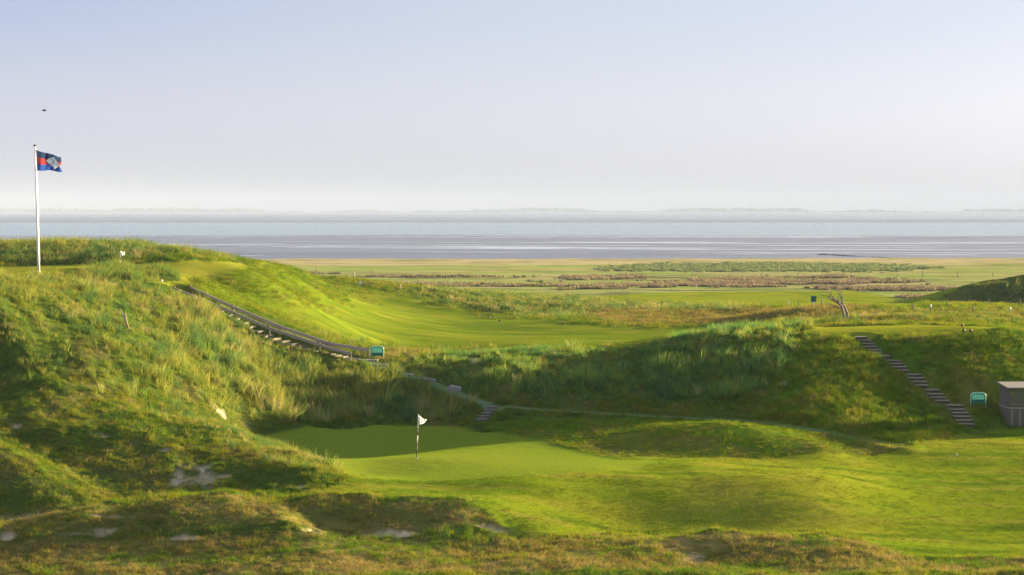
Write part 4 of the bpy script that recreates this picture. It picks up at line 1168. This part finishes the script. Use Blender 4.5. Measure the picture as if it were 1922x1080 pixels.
# sampling the land sheet by a density field (tufts per square metre)
cell_area = (np.linalg.norm(np.cross((V[1:, :-1] - V[:-1, :-1]), (V[:-1, 1:] - V[:-1, :-1])), axis=-1))
in_view = (np.abs(ua)[None, :] < 0.315) & (GY > 66)
def sample(density):
    """points on the land: x, y, z and grid indices"""
    d = (density * in_view)[:-1, :-1] * cell_area
    cnt = rng.poisson(d)
    r, c = np.nonzero(cnt)
    rep = cnt[r, c]
    r, c = np.repeat(r, rep), np.repeat(c, rep)
    fr, fc = rng.random(len(r)), rng.random(len(r))
    p = (V[r, c] * ((1 - fr) * (1 - fc))[:, None] + V[r, c + 1] * ((1 - fr) * fc)[:, None] + V[r + 1, c] * (fr * (1 - fc))[:, None] + V[r + 1, c + 1] * (fr * fc)[:, None])
    return p, r, c
def tints(n, cols, w, vary=0.22):
    cols = np.array(cols, float)
    w = np.asarray(w, float)
    if w.ndim == 1: w = np.repeat(w[None], n, 0)
    cw = np.cumsum(w / w.sum(1, keepdims=True), 1)
    k = (rng.random(n)[:, None] > cw).sum(1).clip(0, len(cols) - 1)
    return cols[k] * rng.uniform(1 - vary, 1 + vary, n)[:, None] * rng.uniform(0.94, 1.06, (n, 3))
def turns(n, tilt=0.18, lean=(0.10, 0.0)):
    """random heading; small tilt"""
    return np.stack([rng.normal(lean[1], tilt, n), rng.normal(lean[0], tilt, n), rng.uniform(0, 6.283, n)], 1)

far_thin = np.clip(110 / GY, 0.15, 1.3) ** 2
clear = (1 - sand * 0.9) * (1 - np.clip(path_w * 1.2 + sstep(0.75, 0.5, pd) + stair_w * 1.3, 0, 1)) * (1 - marsh)
free = clear * (1 - mown)
# where the tall marram stands
def hmask(pts, soft=0.8, wob=0.8):
    return poly_mask(outline(pts), GX, GY, soft, wob)
T_left = hmask([(-250,530),(0,522),(120,520),(330,540),(420,588),(600,652),(690,680),(760,706),(850,745),(905,770),(860,788),(700,785),(600,790),(500,795),(440,780),(380,760),(300,745),(200,730),(100,715),(0,720),(-250,720)])
T_mid = hmask([(735,690),(800,672),(960,658),(1100,656),(1200,650),(1340,621),(1450,611),(1515,614),(1500,640),(1470,690),(1430,735),(1300,752),(1150,755),(1000,752),(880,735),(800,712)])
T_back = hmask([(-250,500),(0,496),(200,495),(430,490),(460,486),(420,482),(370,468),(300,457),(200,450),(100,445),(0,453),(-250,460)], 0.5)
T_clump = hmask([(150,520),(170,509),(215,503),(260,511),(330,515),(338,527),(290,530),(240,526)], 0.3, 0.4)
T_bank = hmask([(765,553),(800,543),(900,541),(1000,549),(1060,560),(1150,568),(1290,574),(1400,575),(1400,583),(1250,583),(1130,584),(1060,598),(960,592),(860,575)], 0.8)
T_tee = hmask([(1500,613),(1560,602),(1640,597),(1760,600),(1850,606),(2000,612),(2000,606),(1850,598),(1700,592),(1560,596)], 0.8)
T_hill = hmask([(1735,581),(1760,577),(1800,570),(1850,557),(1922,538),(2000,525),(2000,588),(1850,585)], 1.5) * (GY > 235)
T_rim = hmask([(330,768),(420,796),(470,822),(540,848),(620,880),(600,886),(500,862),(430,838),(360,806),(280,786)], 0.4)
behind = ((GY > 117) & (GY < 160) & (np.abs(ua)[None] < 0.2) & (GX > -14) & (mown < 0.3)).astype(float)   # lee side of the middle dune
clumpy = sstep(0.42, 0.60, fbm(GX, GY, 1.3, 3, 111))
dens = np.maximum.reduce([T_left * 11 * (0.22 + 0.78 * clumpy), T_mid * 10 * (0.18 + 0.82 * clumpy), T_back * 9, T_clump * 20, M['rightslope'] * 2.6 * clumpy, T_bank * 3.2, T_tee * 7, T_hill * 2.6, T_rim * 14, behind * 0.6, M['strip'] * 2.2, M['teebank'] * 4 * clumpy]) * clear * (1 - mown * (1 - T_clump))
p, r, c = sample(dens)
n = len(p)
warm = fbm(p[:, 0], p[:, 1], 3.0, 3, 121)
hgt = 0.62 + 0.5 * (fbm(p[:, 0], p[:, 1], 2.0, 2, 123) - 0.5)
hgt *= np.where(M['strip'][r, c] > 0.5, 0.8, 1) * np.where(M['teebank'][r, c] > 0.5, 0.42, 1) * np.where(T_tee[r, c] > 0.4, 0.55, 1) * np.where(T_hill[r, c] > 0.4, 1.6, 1) * np.where(p[:, 1] > 180, 0.9, 1.0) * np.where(T_rim[r, c] > 0.5, 0.6, 1)
under = (T_left[r, c] > 0.3) & (p[:, 0] > -19.5)
hgt *= np.where(M['rightslope'][r, c] > 0.5, 0.55, 1) * np.where(T_clump[r, c] > 0.4, 1.2, 1)
hgt *= np.where((T_left[r, c] > 0.3) & ~under, 0.85, 1) * np.where(under, 1.45, 1) * np.where(T_mid[r, c] > 0.4, 1.15, 1) * np.where((T_mid[r, c] > 0.4) & (p[:, 1] > 113), np.where(p[:, 0] < 8, 0.6, 0.72), 1)
hgt *= np.where((T_mid[r, c] > 0.4) & (np.abs(p[:, 0] - 15.5) < 2.2) & (p[:, 1] > 112), 1.0, 1)
dL, _z, _s = near_path(p[:, 0], p[:, 1], LINE_L, 3.0)
hgt *= np.where(dL < 2.3, 0.42, 1) * np.where((dL >= 2.3) & (dL < 3.0), 0.75, 1)
wide = np.clip(p[:, 1] / 105, 0.9, 2.4)
size = np.stack([wide * hgt, wide * hgt, hgt], 1) * np.clip(rng.lognormal(0, 0.25, n), 0.5, 1.7)[:, None]
drift = fbm(p[:, 0] + 0.5 * p[:, 1], p[:, 1] * 0.6, 1.1, 3, 125)
wts = np.stack([0.5 + 0 * warm, (0.15 + 2.2 * sstep(0.46, 0.62, warm)) * (1 + 1.2 * (T_left[r, c] > 0.4)), (0.05 + 1.5 * sstep(0.55, 0.68, drift)) * np.where(T_mid[r, c] > 0.4, 0.3, 1) * np.where(T_clump[r, c] > 0.3, 0.1, 1) + 1.2 * M['rightslope'][r, c], 0.1 + 2.2 * sstep(0.48, 0.36, drift) + 0.7 * (T_mid[r, c] > 0.4)], 1)
midb = 1 + (0.12 * under)[:, None] + (T_mid[r, c] > 0.4)[:, None] * np.array([[0.08, 0.25, 0.15]])
tint = midb * tints(n, [(0.100, 0.175, 0.030), (0.165, 0.195, 0.034), (0.225, 0.220, 0.075), (0.060, 0.125, 0.036)], wts)
tall = [blade_tuft(38, 0.19, 0.85, 0.014, l_, 300 + i, cu, 0.75) for i, (l_, cu) in enumerate([(0.18, 0.55), (0.25, 0.7), (0.05, 0.45), (0.3, 0.85), (0.15, 0.6)])]
MAT_TALL = blade_material('marram blades', 0.42)
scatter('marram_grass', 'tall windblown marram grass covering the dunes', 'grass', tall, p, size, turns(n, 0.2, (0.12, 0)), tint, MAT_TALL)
print('marram', n)

# short rough: bent lumps on the mown-rough banks, dry hair grass in front
dens = np.clip(free - 0.7 * np.clip(T_left + T_mid + T_back + T_clump + T_bank + T_hill, 0, 1), 0, 1) * np.clip(22 * far_thin, 1.2, 24) * (0.35 + 0.65 * sstep(0.35, 0.6, fbm(GX, GY, 0.9, 3, 131)))
dens = dens * np.where(GY > 262, 0, 1) * np.where((GY > 118) & (GY < 150) & (M['hillslope'] < 0.3), 0.6, 1)
p, r, c = sample(dens)
n = len(p)
wide = np.clip(p[:, 1] / 95, 0.9, 2.6)
hh = (0.7 + 0.8 * fbm(p[:, 0], p[:, 1], 1.2, 2, 133)) * rng.uniform(0.7, 1.3, n) * np.where(dry[r, c] > 0.5, 0.9, 1.0) * (1 - 0.6 * np.maximum(M['hillslope'], M['mound'])[r, c]) * (1 + 0.6 * M['rightslope'][r, c])
size = np.stack([wide, wide, hh * np.clip(p[:, 1] / 100, 0.9, 1.5)], 1)
dr, se = dry[r, c], semi[r, c]
nm = n_mid[r, c]
d2 = fbm(p[:, 0] * 0.6, p[:, 1], 1.6, 4, 135)
wts = np.stack([0.3 + 1.2 * se + 0.7 * dr * sstep(0.56, 0.66, d2), (0.3 + 0.7 * se + 1.6 * sstep(0.50, 0.62, nm)) * (1 - 0.6 * dr), 0.06 + 2.6 * dr * sstep(0.64, 0.50, d2) + 2 * M['brownband'][r, c], 0.04 + 1.8 * dr * sstep(0.46, 0.36, d2) + 0.3 * sstep(0.56, 0.7, nm), 0.15 + 1.2 * sstep(0.46, 0.36, nm)], 1)
tint = tints(n, [(0.090, 0.165, 0.008), (0.165, 0.185, 0.015), (0.185, 0.155, 0.042), (0.250, 0.205, 0.078), (0.060, 0.120, 0.012)], wts, 0.12)
short = [blade_tuft(30, 0.16, 0.24, 0.010, l_, 400 + i, 0.9, 0.5) for i, l_ in enumerate((0.5, 0.3, 0.7, 0.1))]
MAT_SHORT = blade_material('rough blades', 0.4, (1.25, 1.15, 1.1))
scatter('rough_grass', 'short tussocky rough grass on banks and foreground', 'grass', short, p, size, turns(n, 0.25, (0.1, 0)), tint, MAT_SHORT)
print('rough', n)
# mown turf close to the eye: very short leaves
dens = np.clip(mown - M['green'], 0, 1) * np.where(GY < 112, 15, 0) * (0.3 + 0.7 * sstep(0.35, 0.6, fbm(GX * 0.4, GY, 0.7, 3, 137)))
p, r, c = sample(dens)
n = len(p)
turf = [blade_tuft(26, 0.17, 0.07, 0.012, l_, 450 + i, 1.1, 0.9) for i, l_ in enumerate((0.6, 0.3, 0.9))]
sz = rng.uniform(0.7, 1.35, n)
tint = np.clip(C[r, c] * rng.uniform(0.85, 1.2, n)[:, None] * 0.95, 0, 1)
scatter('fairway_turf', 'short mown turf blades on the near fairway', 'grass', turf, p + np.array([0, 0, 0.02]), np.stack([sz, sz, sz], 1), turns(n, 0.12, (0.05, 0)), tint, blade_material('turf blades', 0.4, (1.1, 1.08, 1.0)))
print('turf', n)

# salt marsh: scrub of sea wormwood and lavender, reeds near the shore
S_scrub = hmask([(1080,541),(1250,533),(1400,524),(1600,519),(2050,514),(2050,541),(1850,539),(1600,543),(1400,545),(1200,547),(1120,548)], 2.0, 3)
S_left = hmask([(600,545),(620,512),(760,506),(1000,528),(1100,534),(1100,550),(780,545)], 2.0, 3)
S_pale = hmask([(1075,521),(1180,518),(1180,524),(1075,526)], 1.0, 1)
gap = sstep(0.47, 0.56, fbm(GX * 0.4, GY, 9, 4, 141))
gap2 = sstep(0.56, 0.62, fbm(GX * 0.3, GY, 10, 4, 143))
dens = (S_scrub * gap * 1.5 + S_left * gap2 * 0.9 + S_pale * 2.0) * (1 - M['far']) * marsh
p, r, c = sample(dens)
n = len(p)
bush = [blade_tuft(40, 0.42, 0.62, 0.075, 0.0, 500 + i, 0.5) for i in range(4)]
sz = rng.uniform(0.6, 1.25, n)
wts = np.stack([1.0 + 0 * sz, 0.8 * S_scrub[r, c] + 0.1, 0.4 + 1.2 * S_left[r, c]], 1)
tint = tints(n, [(0.165, 0.148, 0.090), (0.138, 0.120, 0.092), (0.175, 0.182, 0.082)], wts, 0.3)
scatter('marsh_scrub', 'purplish brown low scrub across the salt marsh', 'scrub', bush, p, np.stack([sz * 1.3, sz * 1.3, sz], 1), turns(n, 0.1, (0, 0)), tint, blade_material('scrub leaves', 0.3))
print('scrub', n)
S_reed = hmask([(1150,503),(1230,497),(1500,495),(1640,498),(1740,504),(1600,511),(1300,510),(1150,509)], 1.5, 2)
p, r, c = sample(S_reed * 0.6)
n = len(p)
sz = rng.uniform(0.8, 1.3, n)
tint = tints(n, [(0.11, 0.165, 0.065), (0.15, 0.185, 0.075), (0.085, 0.13, 0.065)], [1, 1, 1], 0.25)
scatter('reed_bed', 'green reed bed beyond the marsh meadow', 'reeds', [blade_tuft(36, 0.45, 1.5, 0.09, 0.1, 600 + i, 0.25) for i in range(3)], p, np.stack([sz, sz, sz], 1) * np.array([1.3, 1.3, 0.32]), turns(n, 0.1, (0, 0)), tint, blade_material('reed leaves', 0.35))
print('reed', n)

# ------------------------------------------------------------------ haze
def box_mesh(name, lo, hi, mat):
    x0, y0, z0 = lo; x1, y1, z1 = hi
    v = [(x0,y0,z0),(x1,y0,z0),(x1,y1,z0),(x0,y1,z0),(x0,y0,z1),(x1,y0,z1),(x1,y1,z1),(x0,y1,z1)]
    f = [(0,3,2,1),(4,5,6,7),(0,1,5,4),(1,2,6,5),(2,3,7,6),(3,0,4,7)]
    me = bpy.data.meshes.new(name); me.from_pydata(v, [], f); me.materials.append(mat)
    o = bpy.data.objects.new(name, me); COL.objects.link(o)
    return o
hm, hn, hl = new_mat('sea haze')
ho = hn.new('ShaderNodeOutputMaterial'); hv = hn.new('ShaderNodeVolumePrincipled')
hv.inputs['Color'].default_value = (0.48, 0.575, 0.78, 1)
hv.inputs['Density'].default_value = 1.2e-4
hv.inputs['Anisotropy'].default_value = -0.3
hl.new(hv.outputs[0], ho.inputs['Volume'])
tag(box_mesh('haze', (-9500, -3400, -2.6), (9500, 13500, 110), hm), 'pale evening haze over the mudflats', 'haze', kind='stuff')
